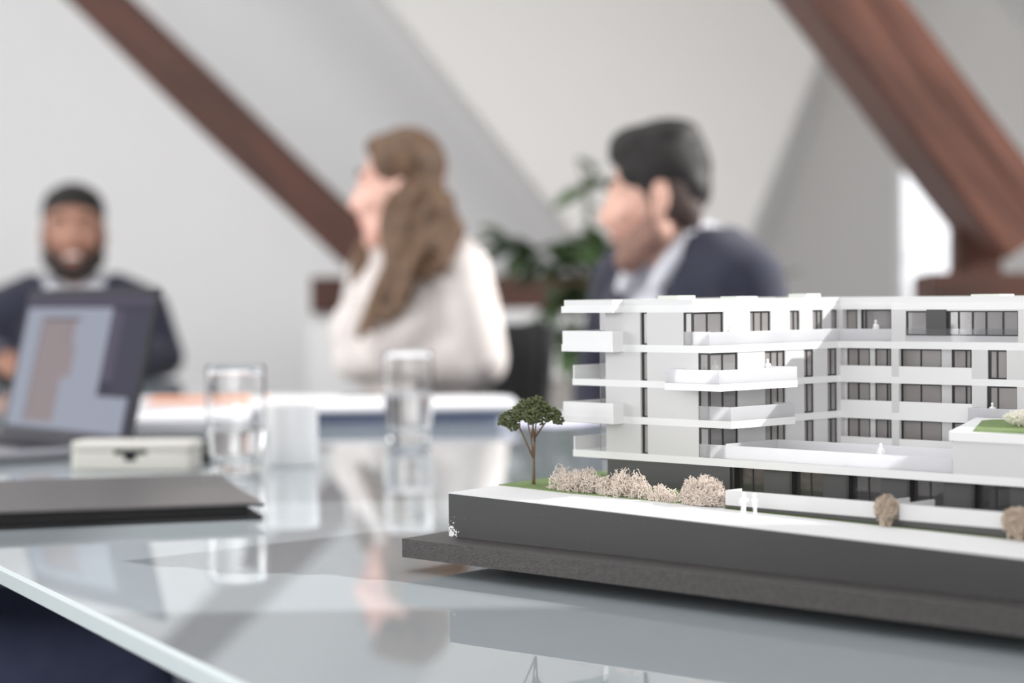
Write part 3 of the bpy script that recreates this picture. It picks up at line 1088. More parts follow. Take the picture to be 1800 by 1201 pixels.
f0_ = figure_mesh(0).build('scale_figure', M['figure'], smooth=True)
f1_ = figure_mesh(1).build('scale_figure', M['figure'], smooth=True)
used = set()
for var, u_, v_, z_, rz, lean, sc, lab in (
        (1, 21.3, -9.6, None, .5, .03, 1.02, 'left one of two white figures strolling on the model street'),
        (0, 22.15, -9.4, None, -.6, -.1, 1.02, 'right one of two white figures strolling on the model street'),
        (0, 11.75, 5.0, 13.46, .8, 0, 1.0, 'white figure on the sunlit corner balcony, third floor of the model'),
        (0, 12.85, 17.0, 16.15, 0, 0, 1.0, 'white figure on the top floor loggia of the model'),
        (0, 21.3, 17.0, 16.15, .2, 0, 1.0, 'white figure behind the wide top floor window beside the dark panel'),
        (0, 24.5, 15.1, 10.2, .4, 0, .98, 'white figure behind the parapet above the green pavilion roof'),
        (0, 24.0, 2.0, 7.95, .1, 0, .98, 'white figure on the long sunlit terrace of the model'),
        (1, 22.75, 1.15, 5.3, 1.0, 0, .95, 'white figure with raised arm inside the ground floor glazing'),
        (0, 9.3, 1.9, 13.46, .7, 0, .95, 'white figure inside the glazed third floor corner room'),
        (0, 9.75, 3.1, 16.15, .7, 0, .85, 'white figure at the top floor corner balcony of the model')):
    src = f1_ if var else f0_
    o = src if src.name not in used else src.copy()
    if src.name in used:
        COL.objects.link(o)
    used.add(src.name)
    o.location = mp(u_, v_, gz(u_) if z_ is None else z_)
    o.rotation_euler = (0, lean, MROT + rz)
    o.scale = (sc, sc, sc)
    tag(o, lab, 'figurine', 'white scale figures on the model')


# ------------------------------------------------------------------ things on the table
def place(o, x, y, z=0.0, rz=0.0):
    o.location = T(x, y, z)
    o.rotation_euler = (0, 0, rz)
    return o


def slab_rounded(w, d, h, r, z0=0.0, seg=5):
    pts = []
    for cx, cy, a in ((w - r, d - r, 0), (r, d - r, 90), (r, r, 180), (w - r, r, 270)):
        for i in range(seg + 1):
            t = R(a + 90 * i / seg)
            pts.append((cx + r * math.cos(t), cy + r * math.sin(t)))
    return MB().prism(pts, z0, z0 + h)


# black portfolio: local x towards the left, local y away; corner at the right front
pf = tag(empty('document_folder', T(-22.6, 184.0, 0), math.atan2(0.27, 0.963)), 'black leather portfolio lying closed at the left table edge', 'folder')
FWD, FDP = 46, 31
lo = MB()
lo.prism([(-FWD, 0), (0, 0), (0, FDP), (-FWD, FDP)], 0, .35)
lo.build('cover', M['black'], pf, bevel=.0012)
pg = MB()
pg.box(-FWD + .5, -1.2, 1.0, FDP - 1, .35, 1.3)
pg.build('filling', M['black'], pf)
up_ = MB()
up_.add([(-FWD, 0, 1.3), (-1.5, 0, 1.25), (0.2, -.1, 1.15), (.2, FDP, 1.15), (-1.5, FDP, 1.3), (-FWD, FDP, 1.3),
         (-FWD, 0, 1.65), (-1.5, 0, 1.62), (0.2, -.1, 1.42), (.2, FDP, 1.45), (-1.5, FDP, 1.65), (-FWD, FDP, 1.65)],
        [(0, 5, 4, 1), (1, 4, 3, 2), (6, 7, 10, 11), (7, 8, 9, 10), (0, 1, 7, 6), (1, 2, 8, 7), (2, 3, 9, 8), (3, 4, 10, 9), (4, 5, 11, 10), (5, 0, 6, 11)])
up_.build('cover', M['black_leather'], pf, bevel=.001)

# notebook and cream case behind it
nb = tag(slab_rounded(8.5, 26, .9, .8).build('notebook', M['black'], bevel=.001), 'thin black notebook behind the cream case, left of the tumbler', 'notebook')
place(nb, -44.2, 247, 0, .15)
cs = tag(empty('glasses_case', T(-51.6, 237.5, 0), -.1), 'cream oblong case with a dark notch in its front', 'case')
c_ = slab_rounded(14.6, 5.2, 2.3, 1.2)
c_.build('case_body', M['cream'], cs, bevel=.003)
slab_rounded(14.8, 5.4, 1.1, 1.2, 2.35).build('case_lid', M['cream'], cs, bevel=.004)
nt_ = MB()
nt_.prism([(5.4 + 3.8 * (1 - math.cos(math.pi * i / 8)) / 2, -.02 + .0) for i in range(9)][::8] + [(9.2, .4), (5.4, .4)], 1.95, 2.5)
nt_.prism([(6.6, -.08), (8.0, -.08), (8.0, .4), (6.6, .4)], 1.2, 2.2)
nt_.build('clasp', M['black'], cs)

# laptop: hinge from L to R; user sits at the left edge
LH = Vector((-72.5, 288.5, 0))
RH = Vector((-49.0, 259.0, 0))
hx = (RH - LH)
LW = hx.length
lap = tag(empty('laptop', T(LH.x, LH.y, 0), math.atan2(hx.y, hx.x)), 'open grey laptop with a floor plan on its screen', 'laptop')
# local x along the hinge, local -y towards the user
bs = MB()
bs.box(0, LW, -24.5, 0, .15, 1.5)
bs.build('base', M['silver'], lap, bevel=.004)
MB().box(2.5, LW - 2.5, -13, -2.5, 1.5, 1.56).build('keyboard', M['bezel'], lap)
MB().box(LW / 2 - 6, LW / 2 + 6, -22.5, -15, 1.5, 1.54).build('touchpad', M['silver'], lap)
MB().box(0.5, LW - .5, -24, -.5, 0, .16).build('rubber_foot', M['black'], lap)
tilt = math.atan2(4.8, 20.0)
LHt = 20.8


def lidp(x, h, off):
    """point on the lid: x along the hinge, h up the lid, off in front of it"""
    return (x, .3 + h * math.sin(tilt) - off * math.cos(tilt), 1.2 + h * math.cos(tilt) + off * math.sin(tilt))


def lid_rect(x0, x1, h0, h1, o0, o1):
    vs = [lidp(x, h, o) for o in (o0, o1) for x, h in ((x0, h0), (x1, h0), (x1, h1), (x0, h1))]
    return MB().add(vs, [(0, 3, 2, 1), (4, 5, 6, 7), (0, 1, 5, 4), (1, 2, 6, 5), (2, 3, 7, 6), (3, 0, 4, 7)])


lid = lid_rect(0, LW, 0, LHt, -.5, 0).build('lid', M['lid_dark'], lap, bevel=.0015)
lid_rect(.2, LW - .2, .3, LHt - .2, 0, .05).build('bezel', M['bezel'], lid)
scr = lid_rect(.8, LW - .8, 1.2, LHt - .9, .05, .07).build('screen', M['scr_dark'], lap)
k = LW
lid_rect(.8, k - .8, LHt - 2.3, LHt - 1.3, .07, .08).build('toolbar', M['scr_bar'], scr)
lid_rect(1.0, k * .70, 1.3, LHt - 2.7, .07, .08).build('drawing_window', M['scr_light'], scr)
lid_rect(k * .70, k * .93, 1.3, 6.2, .07, .08).build('drawing_window', M['scr_light'], scr)
lid_rect(k * .71, k * .79, 8.2, LHt - 3.0, .07, .08).build('side_panel', M['scr_bar'], scr)
lid_rect(k * .80, k * .97, 6.6, LHt - 3.0, .07, .08).build('side_panel', M['scr_panel'], scr)
pl_ = MB()
for x0, x1, h0, h1 in ((.17, .40, 2.2, 16.5), (.40, .47, 8.5, 13.0), (.36, .44, 13.0, 16.5)):
    b2 = lid_rect(k * x0, k * x1, h0, h1, .08, .09)
    pl_.v += [v for v in b2.v[0:0]]
    lid_rect(k * x0, k * x1, h0, h1, .08, .09).build('floor_plan', M['scr_plan'], scr)
lid_rect(k * .17, k * .47, 16.3, 16.8, .09, .10).build('floor_plan', M['scr_line'], scr)
lid_rect(k * .165, k * .175, 2.0, 16.5, .09, .10).build('floor_plan', M['scr_line'], scr)


def tumbler(x, y, label, fill, h=12.2, rt=3.35, rb=2.75):
    e = tag(empty('water_glass', T(x, y, 0)), label, 'glass', 'water tumblers on the table')
    th = .16
    rad = lambda t: rb + (rt - rb) * (1 - (1 - t) ** 2) + .18 * math.sin(math.pi * t)
    zz = lambda t: .3 + (h - .3) * t
    prof = [(0.0001, 0.03), (rb - .5, 0.0), (rb - .25, .03), (rb - .06, .14)] + [(rad(i / 12), zz(i / 12)) for i in range(13)]
    inn = [(rt - .02, h + .05), (rt - th / 2, h + .075), (rt - th + .02, h + .05)] + [(rad(i / 12) - th, zz(i / 12)) for i in range(12, 0, -1)]
    inn += [(rb - th - .05, 1.1), (rb - .45, .95), (rb - .8, .9), (0.0001, .9)]
    MB().lathe(prof + inn, 56).build('tumbler', M['clear_glass'], e, smooth=True)
    wp = [(0.0001, .88), (rb - .8, .88), (rb - .43, .93), (rb - th - .03, 1.08)]
    t = 1 / 12
    while t < fill:
        wp.append((rad(t) - th + .015, zz(t)))
        t += 1 / 24
    wp += [(wp[-1][0] - .03, wp[-1][1] + .02), (0.0001, wp[-1][1] + .01)]
    MB().lathe(wp, 56).build('water', M['water'], e, smooth=True)
    return e


tumbler(-31.6, 233.5, 'nearer water tumbler between the black folder and white cup', .42)
tumbler(-14.3, 281, 'water tumbler farther back beside the white papers', .58)
cup = MB()
cup.lathe([(0.0001, .3), (1.9, .3), (2.0, 0), (2.75, 0), (2.9, .3), (2.98, 3), (3.04, 7.0), (3.0, 7.35), (2.85, 7.3), (2.75, 3), (2.6, .9), (0.0001, .7)], 56)
co = tag(cup.build('cup', M['porcelain'], smooth=True), 'plain white cup standing right of the water tumbler', 'cup')
place(co, -26.2, 243.5)


def stack(name, x, y, w, d, n, th, m, label, cat, rz, group=None, z=0.0):
    """loose sheets or prints: n thin slabs, slightly turned, as one stack of parts"""
    e = tag(empty(name, T(x, y, z), rz), label, cat, group)
    rnd = random.Random(int(x * 10 + y))
    for i in range(n):
        o = MB().box(-w / 2, w / 2, -d / 2, d / 2, 0, th).build('sheet', m, e)
        o.location = (rnd.uniform(-.01, .01), rnd.uniform(-.01, .01), i * th / 100)
        o.rotation_euler = (0, 0, rnd.uniform(-.05, .05))
    return e


ang = math.atan2(EL.y, EL.x)
bk = tag(slab_rounded(36, 26, 2.0, .4).build('drawing_folder', M['slate'], bevel=.001), 'slate blue folder under the white prints before the woman', 'folder')
place(bk, -38, 317, 0, .03)
stack('paper_stack', -19.5, 331.5, 38, 27, 6, .16, M['paper'], 'stack of white prints on the slate folder before the woman', 'papers', .04, z=2.0)
stack('paper_stack', -50, 310, 23, 30, 12, .2, M['paper'], 'thick white paper stack between the laptop and the cup', 'papers', .1)
stack('paper_stack', -55, 379, 40, 28, 5, .2, M['paper'], 'flat white prints farther back below the orange booklet', 'papers', -.2)
stack('lilac_sheet', 8, 326, 17, 24, 1, .12, M['paper_lilac'], 'single lilac tinted sheet right of the far tumbler', 'paper', ang - 1.2)
oc = tag(slab_rounded(21, 15, .5, .3).build('orange_booklet', M['paper_orange']), 'orange booklet lying on the white prints near the laptop', 'booklet')
place(oc, -66, 368, 1.02, .05)
pk = tag(slab_rounded(9, 13, .6, .3).build('pink_notepad', M['paper_pink']), 'pink notepad left of the orange booklet', 'notepad')
place(pk, -84, 368, 0, .05)
ph = tag(empty('smartphone', T(-31.5, 384, 0), .1), 'dark smartphone on the table beside the woman\'s sleeve', 'phone')
slab_rounded(7.2, 13, .8, 1.0).build('phone_case', M['black'], ph, bevel=.002)
slab_rounded(6.6, 12.4, .03, .8, .8).build('screen', M['bezel'], ph).location = (.003, .003, 0)


# ------------------------------------------------------------------ chairs
def make_chair(label):
    e = tag(empty('office_chair', (0, 0, 0)), label, 'chair', 'black chairs around the table')
    sb = MB()
    sb.prism([(-.20, -.23), (.22, -.23), (.25, -.2), (.25, .2), (.22, .23), (-.20, .23)], .36, .42)
    sb.k = 1
    m_ = MB(1)
    m_.prism([(-.22, -.22), (.22, -.24), (.25, -.2), (.25, .2), (.22, .24), (-.22, .22)], .355, .415)
    m_.build('seat', M['chair_black'], e, bevel=.018)
    b_ = MB(1)
    n, rows = 9, 7
    vs, fs = [], []
    for side in (0, 1):
        for j in range(rows):
            for i in range(n):
                y = -.225 + .45 * i / (n - 1)
                z = .44 + .44 * j / (rows - 1)
                x = -.24 - .05 * (j / (rows - 1)) + .9 * y * y * .8 - side * .03
                vs.append((x, y * (1 - .08 * (j / (rows - 1)) ** 3), z))
    o = rows * n
    for j in range(rows - 1):
        for i in range(n - 1):
            a = j * n + i
            fs.append((a, a + 1, a + n + 1, a + n))
            fs.append((o + a, o + a + n, o + a + n + 1, o + a + 1))
    for j in range(rows - 1):
        for i in (0, n - 1):
            a = j * n + i
            fs.append((a, a + n, o + a + n, o + a))
    for i in range(n - 1):
        for j in (0, rows - 1):
            a = j * n + i
            fs.append((a, a + 1, o + a + 1, o + a))
    b_.add(vs, fs)
    b_.build('backrest', M['chair_black'], e, smooth=True)
    for sy in (-1, 1):
        MB(1).tube([(-.2, sy * .2, .37), (-.235, sy * .2, .46), (-.27, sy * .19, .6)], .012, 8).build('back_support', M['steel'], e)
        MB(1).tube([(.2, sy * .2, .37), (.24, sy * .22, 0)], .012, 8).build('leg', M['steel'], e)
        MB(1).tube([(-.18, sy * .2, .37), (-.25, sy * .22, 0)], .012, 8).build('leg', M['steel'], e)
    return e


# ------------------------------------------------------------------ people
def ell(c, r, rot=None):
    return ('e', Vector(c), Vector(r), rot)


def cap(p0, p1, r0, r1):
    return ('c', Vector(p0), Vector(p1), r0, r1)


def chain(pts, rs):
    return [cap(pts[i], pts[i + 1], rs[i], rs[i + 1]) for i in range(len(pts) - 1)]


HK = 0.86      # head length factor


def xf(shapes, mx):
    """move shapes by a rigid matrix"""
    rot = mx.to_3x3()
    kx = lambda v: Vector((v.x * HK, v.y, v.z))
    out = []
    for s in shapes:
        if s[0] == 'e':
            out.append(('e', mx @ kx(s[1]), kx(s[2]), rot @ s[3] if s[3] is not None else rot.copy()))
        else:
            out.append(('c', mx @ kx(s[1]), mx @ kx(s[2]), s[3], s[4]))
    return out


def grown(shapes, g):
    return [('e', s[1], s[2] + Vector((g, g, g)), s[3]) if s[0] == 'e' else ('c', s[1], s[2], s[3] + g, s[4] + g) for s in shapes]


def skin(name, shapes, mats, parent, voxel, smooth=6, paint=None, cut=None):
    """one continuous closed surface around the given solids"""
    bm = bmesh.new()
    for s in shapes:
        if s[0] == 'e':
            mx = (s[3].to_4x4() if s[3] is not None else Matrix())
            mx = Matrix.Translation(s[1]) @ mx @ Matrix.Diagonal((*s[2], 1))
            bmesh.ops.create_icosphere(bm, subdivisions=3, radius=1, matrix=mx)
        else:
            _, p0, p1, r0, r1 = s
            d = p1 - p0
            if d.length < 1e-5:
                continue
            for p, r in ((p0, r0), (p1, r1)):
                bmesh.ops.create_icosphere(bm, subdivisions=2, radius=r * 1.02, matrix=Matrix.Translation(p))
            mx = Matrix.Translation((p0 + p1) / 2) @ d.to_track_quat('Z', 'Y').to_matrix().to_4x4()
            bmesh.ops.create_cone(bm, cap_ends=True, segments=18, radius1=r0, radius2=r1, depth=d.length, matrix=mx)
    me = bpy.data.meshes.new('tmp')
    bm.to_mesh(me)
    bm.free()
    t = bpy.data.objects.new('tmp', me)
    COL.objects.link(t)
    rm = t.modifiers.new('r', 'REMESH')
    rm.mode = 'VOXEL'
    rm.voxel_size = voxel
    rm.adaptivity = 0
    sm = t.modifiers.new('s', 'SMOOTH')
    sm.factor = .5
    sm.iterations = smooth
    dg = bpy.context.evaluated_depsgraph_get()
    dg.update()
    out = bpy.data.meshes.new_from_object(t.evaluated_get(dg))
    bpy.data.objects.remove(t)
    bpy.data.meshes.remove(me)
    out.name = name
    out.materials.clear()
    for m in mats:
        out.materials.append(m)
    if cut:
        bm = bmesh.new()
        bm.from_mesh(out)
        bmesh.ops.delete(bm, geom=[f for f in bm.faces if cut(f.calc_center_median())], context='FACES')
        bm.to_mesh(out)
        bm.free()
    for p in out.polygons:
        p.use_smooth = True
        if paint:
            p.material_index = paint(p.center)
    o = bpy.data.objects.new(name, out)
    COL.objects.link(o)
    o.parent = parent
    return o


HEAD = [ell((-.012, 0, .028), (.094, .076, .088)), ell((.03, 0, -.01), (.068, .064, .08)), ell((.036, 0, -.052), (.056, .055, .062)), ell((.066, 0, -.098), (.024, .026, .02)),
        cap((.05, .032, -.085), (.0, .05, -.06), .024, .028), cap((.05, -.032, -.085), (.0, -.05, -.06), .024, .028),
        cap((.088, 0, .008), (.108, 0, -.03), .0095, .0135), ell((.1, .011, -.033), (.011, .009, .008)), ell((.1, -.011, -.033), (.011, .009, .008)),
        cap((.082, .012, .022), (.068, .048, .022), .012, .012), cap((.082, -.012, .022), (.068, -.048, .022), .012, .012),
        ell((.068, .038, -.026), (.026, .024, .022)), ell((.068, -.038, -.026), (.026, .024, .022)),
        ell((.089, 0, -.058), (.012, .024, .006)), ell((.087, 0, -.069), (.012, .02, .007)),
        ell((-.01, .076, -.008), (.018, .008, .028)), ell((-.01, -.076, -.008), (.018, .008, .028)), cap((.0, .07, -.025), (.0, .078, -.035), .01, .008), cap((.0, -.07, -.025), (.0, -.078, -.035), .01, .008)]


def hand(w, d, n, side, curl=.5, k=1.0):
    """palm with four curled fingers and a thumb; w wrist, d finger direction, n back of the hand, side +1 left / -1 right"""
    d, n = Vector(d).normalized(), Vector(n).normalized()
    s = n.cross(d).normalized() * side      # towards the little finger ... mirrored for the thumb
    w = Vector(w)
    out = [cap(w, w + d * .03 * k, .027 * k, .03 * k)]
    out += [cap(w + d * .03 * k + s * y * k, w + d * .085 * k + s * y * 1.1 * k, .016 * k, .014 * k) for y in (-.026, -.009, .009, .026)]
    for y, L in ((-.029, .072), (-.010, .082), (.010, .076), (.029, .06)):
        p = w + d * .088 * k + s * y * k
        a = d
        for q_, f in enumerate((.45, .32, .23)):
            e = (a - n * curl * (.25 + .35 * q_)).normalized()
            p2 = p + e * L * f * k
            out.append(cap(p, p2, (.0095 - .001 * q_) * k, (.0088 - .001 * q_) * k))
            p, a = p2, e
    p = w + d * .035 * k - s * .028 * k
    a = (d * .7 - s * .75 - n * .1).normalized()
    for q_, f in enumerate((.035, .032, .025)):
        p2 = p + a * f * k
        out.append(cap(p, p2, (.0125 - .0015 * q_) * k, (.0115 - .0015 * q_) * k))
        p, a = p2, (a + d * .35 - n * .2).normalized()
    return out


def seated_person(label, x, y, yaw, head_top, head_yaw, sk, outfit, arms, lean=.06, head_tilt=(0, 0), woman=False, wide=1.0, head_fw=0.0, hair=None, legs_spread=.11, knees=None, sh_off=.155):
    """x, y of the hips in table cm; yaw of the body (direction faced); head_top in m above the floor"""
    e = tag(empty('person', T(x, y, -74), yaw), label, 'person')
    hz = .53
    hc = head_top - .122                     # skull centre height
    hx_ = lean * 1.45 + head_fw
    HM = Matrix.Translation((hx_, 0, hc)) @ Matrix.Rotation(head_yaw, 4, 'Z') @ Matrix.Rotation(head_tilt[0], 4, 'Y') @ Matrix.Rotation(head_tilt[1], 4, 'X')
    sh = hc - sh_off                            # shoulder joints
    sw = (.155 if woman else .175) * wide
    ch = Vector((lean * .75, 0, sh - .12))
    torso = [ell((0, 0, hz + .03), (.12, .165 * (1.03 if woman else 1), .11)), cap((0, 0, hz + .05), (lean * .4, 0, (hz + sh) / 2 - .02), .118, .112),
             ell(ch, (.108, .145 * wide, .15)), ell((ch.x, .06, ch.z + .05), (.092, .095 * wide, .1)), ell((ch.x, -.06, ch.z + .05), (.092, .095 * wide, .1)),
             cap((lean - .01, .03, sh + .05), (lean, sw - .015, sh - .005), .052, .05), cap((lean - .01, -.03, sh + .05), (lean, -sw + .015, sh - .005), .052, .05),
             ell((ch.x - .01, 0, sh + .0), (.075, .12, .06))]
    if woman:
        torso += [ell((ch.x + .085, .065, ch.z - .0), (.055, .06, .06)), ell((ch.x + .085, -.065, ch.z - .0), (.055, .06, .06))]
    neck = [cap((lean - .005, 0, sh + .02), (hx_ - .02, 0, hc - .07), .056 if not woman else .048, .052 if not woman else .045)]
    armsh, hands = [], []
    for sd, (el_, wr, hd) in zip((1, -1), arms):
        s0 = Vector((lean, sd * sw, sh))
        armsh.append((s0, Vector(el_), Vector(wr)))
        hands += hand(Vector(wr), hd, (0, 0, 1) if abs(Vector(hd).z) < .8 else (1, 0, 0), sd, .45, .88 if woman else 1.0)
    aw = .85 if woman else 1.0
    arm_sk = []
    for s0, e0, w0 in armsh:
        arm_sk += [cap(s0, e0, .05 * aw, .039 * aw), cap(e0, w0, .039 * aw, .026 * aw)]
    legs = []
    kn = knees or [(.43, legs_spread, hz + .0), (.43, -legs_spread, hz + .0)]
    for sd, kk in zip((1, -1), kn):
        kk = Vector(kk)
        an = Vector((kk.x - .02, kk.y, .09))
        legs += [cap((0.02, sd * .09, hz), kk, .085, .06), cap(kk, kk + (an - kk) * .35, .058, .058), cap(kk + (an - kk) * .35, an, .056, .038)]
    feet = []
    for sd, kk in zip((1, -1), kn):
        feet += [cap((kk[0] - .04, kk[1], .045), (kk[0] + .16, kk[1] * 1.05, .036), .042, .034), cap((kk[0] - .02, kk[1], .09), (kk[0] - .02, kk[1], .05), .042, .042)]
    head = xf(HEAD, HM)
    inv = HM.inverted()

    def paint(c):
        q_ = inv @ c
        if q_.z > -.079 and q_.z < -.053 and q_.x > .089 * HK and abs(q_.y) < .024:
            return 1
        return 0
    skin('body', head + neck + torso + arm_sk + hands + legs, [M[sk], M['lips']], e, .0065, 3, paint)
    for sd in (1, -1):
        ey = skin('eye', xf([ell((.0745, sd * .031, .001), (.0115, .0115, .0072))], HM), [M['eye'], M['iris']], e, .003, 1,
                  lambda c: 1 if (inv @ c - Vector((.086 * HK, sd * .031, .001))).length < .0068 else 0)
        skin('eyebrow', xf(chain([(.094, sd * .013, .03), (.09, sd * .03, .036), (.077, sd * .05, .031)], [.0045, .005, .0035]), HM), [M['hair_brown' if woman else 'hair_dark']], e, .003, 1)
    hair(e, HM)
    trs = legs + [torso[0], torso[1]]
    skin('trousers', grown(trs, .012), [M[outfit['trousers']]], e, .011, 6, cut=lambda c: c.z > hz + .16)
    skin('shoe', feet[:2], [M['black']], e, .008, 3, cut=None)
    skin('shoe', feet[2:], [M['black']], e, .008, 3, cut=None)
    # shirt or blouse with collar
    jt = M[outfit['top']]
    up = torso[1:]
    if outfit['kind'] == 'suit':
        skin('shirt', grown(up, .009) + [cap((lean, 0, sh + .02), (lean + head_fw * .6 - .004, 0, sh + .06), .064, .056)], [M['shirt']], e, .009, 4)
        for sd in (1, -1):
            nx = lean + head_fw * .55
            skin('shirt_collar', chain([(nx - .062, sd * .008, sh + .092), (nx - .042, sd * .05, sh + .088), (nx + .012, sd * .066, sh + .075), (lean + .066, sd * .05, sh + .04), (lean + .105, sd * .045, sh - .01)],
                                       [.013, .016, .02, .021, .012]), [M['shirt']], e, .005, 3)
        arm_j = []
        for s0, e0, w0 in armsh:
            arm_j += [cap(s0, e0, .064, .054), cap(e0, w0 - (w0 - e0).normalized() * .02, .056, .042)]
        vz = sh - .2

        def vcut(c):
            if c.z > sh + .095:
                return True
            return c.x > lean * .8 and c.z > vz and abs(c.y) < .012 + (c.z - vz) * .24
        skin('jacket', grown(torso, .026) + arm_j, [jt], e, .01, 5, cut=vcut)
        for sd in (1, -1):
            lp = []
            for i in range(22):
                t = i / 21
                z = vz + (sh + .03 - vz) * t
                lp.append(Vector((ch.x + .136 - .075 * max(0, t - .55) / .45 - .01 * (1 - t), sd * (.02 + (z - vz) * .25 + .012), z)))
            skin('lapel', [ell(p, (.009, .014 + .012 * math.sin(math.pi * min(1, i / 17)), .016)) for i, p in enumerate(lp)], [jt], e, .006, 2)
    else:
        arm_j = []
        for s0, e0, w0 in armsh:
            m0 = s0.lerp(e0, .5)
            arm_j += [cap(s0, m0, .057, .06), cap(m0, e0, .06, .054), cap(e0, e0.lerp(w0, .6), .054, .05), cap(e0.lerp(w0, .6), e0.lerp(w0, .93), .05, .032)]
        for (s0, e0, w0), a_ in zip(armsh, arms):
            hd_ = Vector(a_[2]).normalized()
            arm_j += [cap(e0.lerp(w0, .85), w0 + hd_ * .02, .034, .036), cap(w0 + hd_ * .02, w0 + hd_ * .105, .038, .044)]
        skin('blouse', grown(torso, .02) + arm_j + [cap((lean, 0, sh + .02), (lean, 0, sh + .055), .07, .058)], [jt], e, .009, 4, cut=lambda c: c.z > sh + .075 and abs(c.y) < .1)
        skin('ruffle_collar', [ell((lean + .058 * math.cos(a), .058 * math.sin(a), sh + .07 + .008 * math.sin(7 * a)), (.016, .016, .02)) for a in [2 * math.pi * i / 18 for i in range(18)]],
             [jt], e, .006, 2)
    return e


def hair_short(e, HM, top='hair_dark', quiff=True, beard=None):
    sh = [ell((-.024, 0, .049), (.099, .0815, .078)), ell((-.055, 0, .03), (.06, .073, .062)), ell((-.01, 0, .072), (.085, .076, .05))]
    if quiff:
        sh += [ell((-.072, 0, .012), (.045, .07, .05)), ell((.022, 0, .094), (.064, .066, .036)), ell((.056, .006, .08), (.032, .054, .026)), ell((-.03, 0, .102), (.078, .068, .034)), ell((-.085, 0, .06), (.034, .06, .05))]
        sh += [ell((.03, .05, .044), (.042, .02, .034)), ell((.03, -.05, .044), (.042, .02, .034)), ell((.008, .0625, .03), (.03, .014, .036)), ell((.008, -.0625, .03), (.03, .014, .036))]
    else:
        sh += [ell((.014, 0, .086), (.064, .066, .03))]
    skin('hair', xf(sh, HM), [M[top]], e, .006, 3)
    for sd in (1, -1):
        skin('cropped_side', xf([ell((-.03, sd * .055, .0), (.045, .022, .05)), ell((.012, sd * .066, .012), (.014, .008, .035)), ell((-.062, sd * .03, -.03), (.03, .035, .045))], HM), [M['hair_fade']], e, .006, 3)
    if beard:
        bs_ = [cap((.062, .028, -.098), (.012, .054, -.066), .028, .027), cap((.07, .036, -.074), (.03, .058, -.05), .014, .014), cap((.07, -.036, -.074), (.03, -.058, -.05), .014, .014), cap((.062, -.028, -.098), (.012, -.054, -.066), .028, .027), ell((.066, 0, -.104), (.033, .034, .027)),
               cap((.012, .058, -.06), (.008, .067, -.012), .017, .008), cap((.012, -.058, -.06), (.008, -.067, -.012), .017, .008),
               cap((.091, .0, -.046), (.084, .028, -.058), .0065, .0065), cap((.091, .0, -.046), (.084, -.028, -.058), .0065, .0065),
               cap((.084, .028, -.058), (.076, .03, -.088), .008, .012), cap((.084, -.028, -.058), (.076, -.03, -.088), .008, .012)]
        skin('beard', xf(bs_, HM), [M[beard]], e, .005, 2)


def hair_long(e, HM):
    sh = [ell((-.018, 0, .046), (.092, .085, .078)), ell((-.038, 0, .0), (.066, .08, .09)), ell((.02, 0, .085), (.06, .07, .028)), ell((-.01, .05, .05), (.07, .04, .05)), ell((-.01, -.05, .05), (.07, .04, .05))]
    skin('hair', xf(sh, HM), [M['hair_brown']], e, .006, 3)
    rnd = random.Random(5)
    loc = []
    for i in range(13):
        b0 = Vector((-.012 - .006 * i, .062 + .012 * math.sin(i * 2), .0))
        pts = [b0]
        for s in range(1, 8):
            t = s / 7
            pts.append(Vector((b0.x + .02 * math.sin(t * 8 + i) + .075 * t * (1 - i / 7), b0.y + .012 * math.cos(t * 9 + i * 1.7) + .02 * t + .07 * t * t, -.285 * t * (1 - .045 * i))))
        loc += chain(pts, [.015, .018, .02, .02, .018, .016, .013, .010])
    skin('hair_lock', xf(loc, HM), [M['hair_brown']], e, .006, 2)
    lf = []
    for i in range(4):
        pts = [Vector((.02 + .008 * i, -.068, -.02))]
        for s in range(1, 8):
            t = s / 7
            pts.append(Vector((.03 + .075 * t + .012 * i * math.sin(3 * t) + .006 * math.sin(t * 9 + i), -.07 + .035 * t + .006 * math.cos(8 * t + i), -.02 - .215 * t)))
        lf += chain(pts, [.012, .012, .013, .016, .018, .016, .012, .005])
    skin('hair_lock', xf(lf, HM), [M['hair_brown']], e, .007, 2)
    bn = [ell((-.092, .02, -.035), (.03, .036, .032)), ell((-.108, .03, -.058), (.026, .03, .028)), ell((-.1, .0, -.03), (.026, .03, .026)), ell((-.116, .03, -.085), (.016, .02, .026))]
    skin('hair_bun', xf(bn, HM), [M['hair_brown']], e, .006, 2)


def face_dir(dx, dy):
    return math.atan2(dy, dx)


# right man: profile to the left, body turned to the table
yb = face_dir(-.82, -.57)
seated_person('dark-haired man in navy suit and open white collar, seen in profile behind the model', 34, 367, yb, 1.232, face_dir(-.995, .06) - yb, 'skin_light',
              dict(kind='suit', top='navy', trousers='navy_deep'), [((.03, .23, .76), (.15, .13, .66), (.8, -.3, -.3)), ((.06, -.22, .76), (.15, -.12, .66), (.8, .3, -.3))],
              lean=.04, head_fw=.045, sh_off=.15, wide=.97, head_tilt=(.1, 0), hair=lambda e, h: hair_short(e, h, 'hair_dark', True, 'stubble'))
# woman
yw = face_dir(-.78, -.62)
seated_person('woman with long light brown hair in a white lace blouse, looking to the left', -16.2, 410.5, yw, 1.274, face_dir(-1, .06) - yw, 'skin_fair',
              dict(kind='blouse', top='blouse', trousers='charcoal'), [((.03, .2, .815), (.13, .05, .815), (.2, -.95, -.02)), ((.03, -.2, .815), (.1, -.1, .82), (.15, .9, -.03))],
              lean=.035, head_fw=.02, head_tilt=(.02, 0), woman=True, sh_off=.165, wide=.95, hair=hair_long)
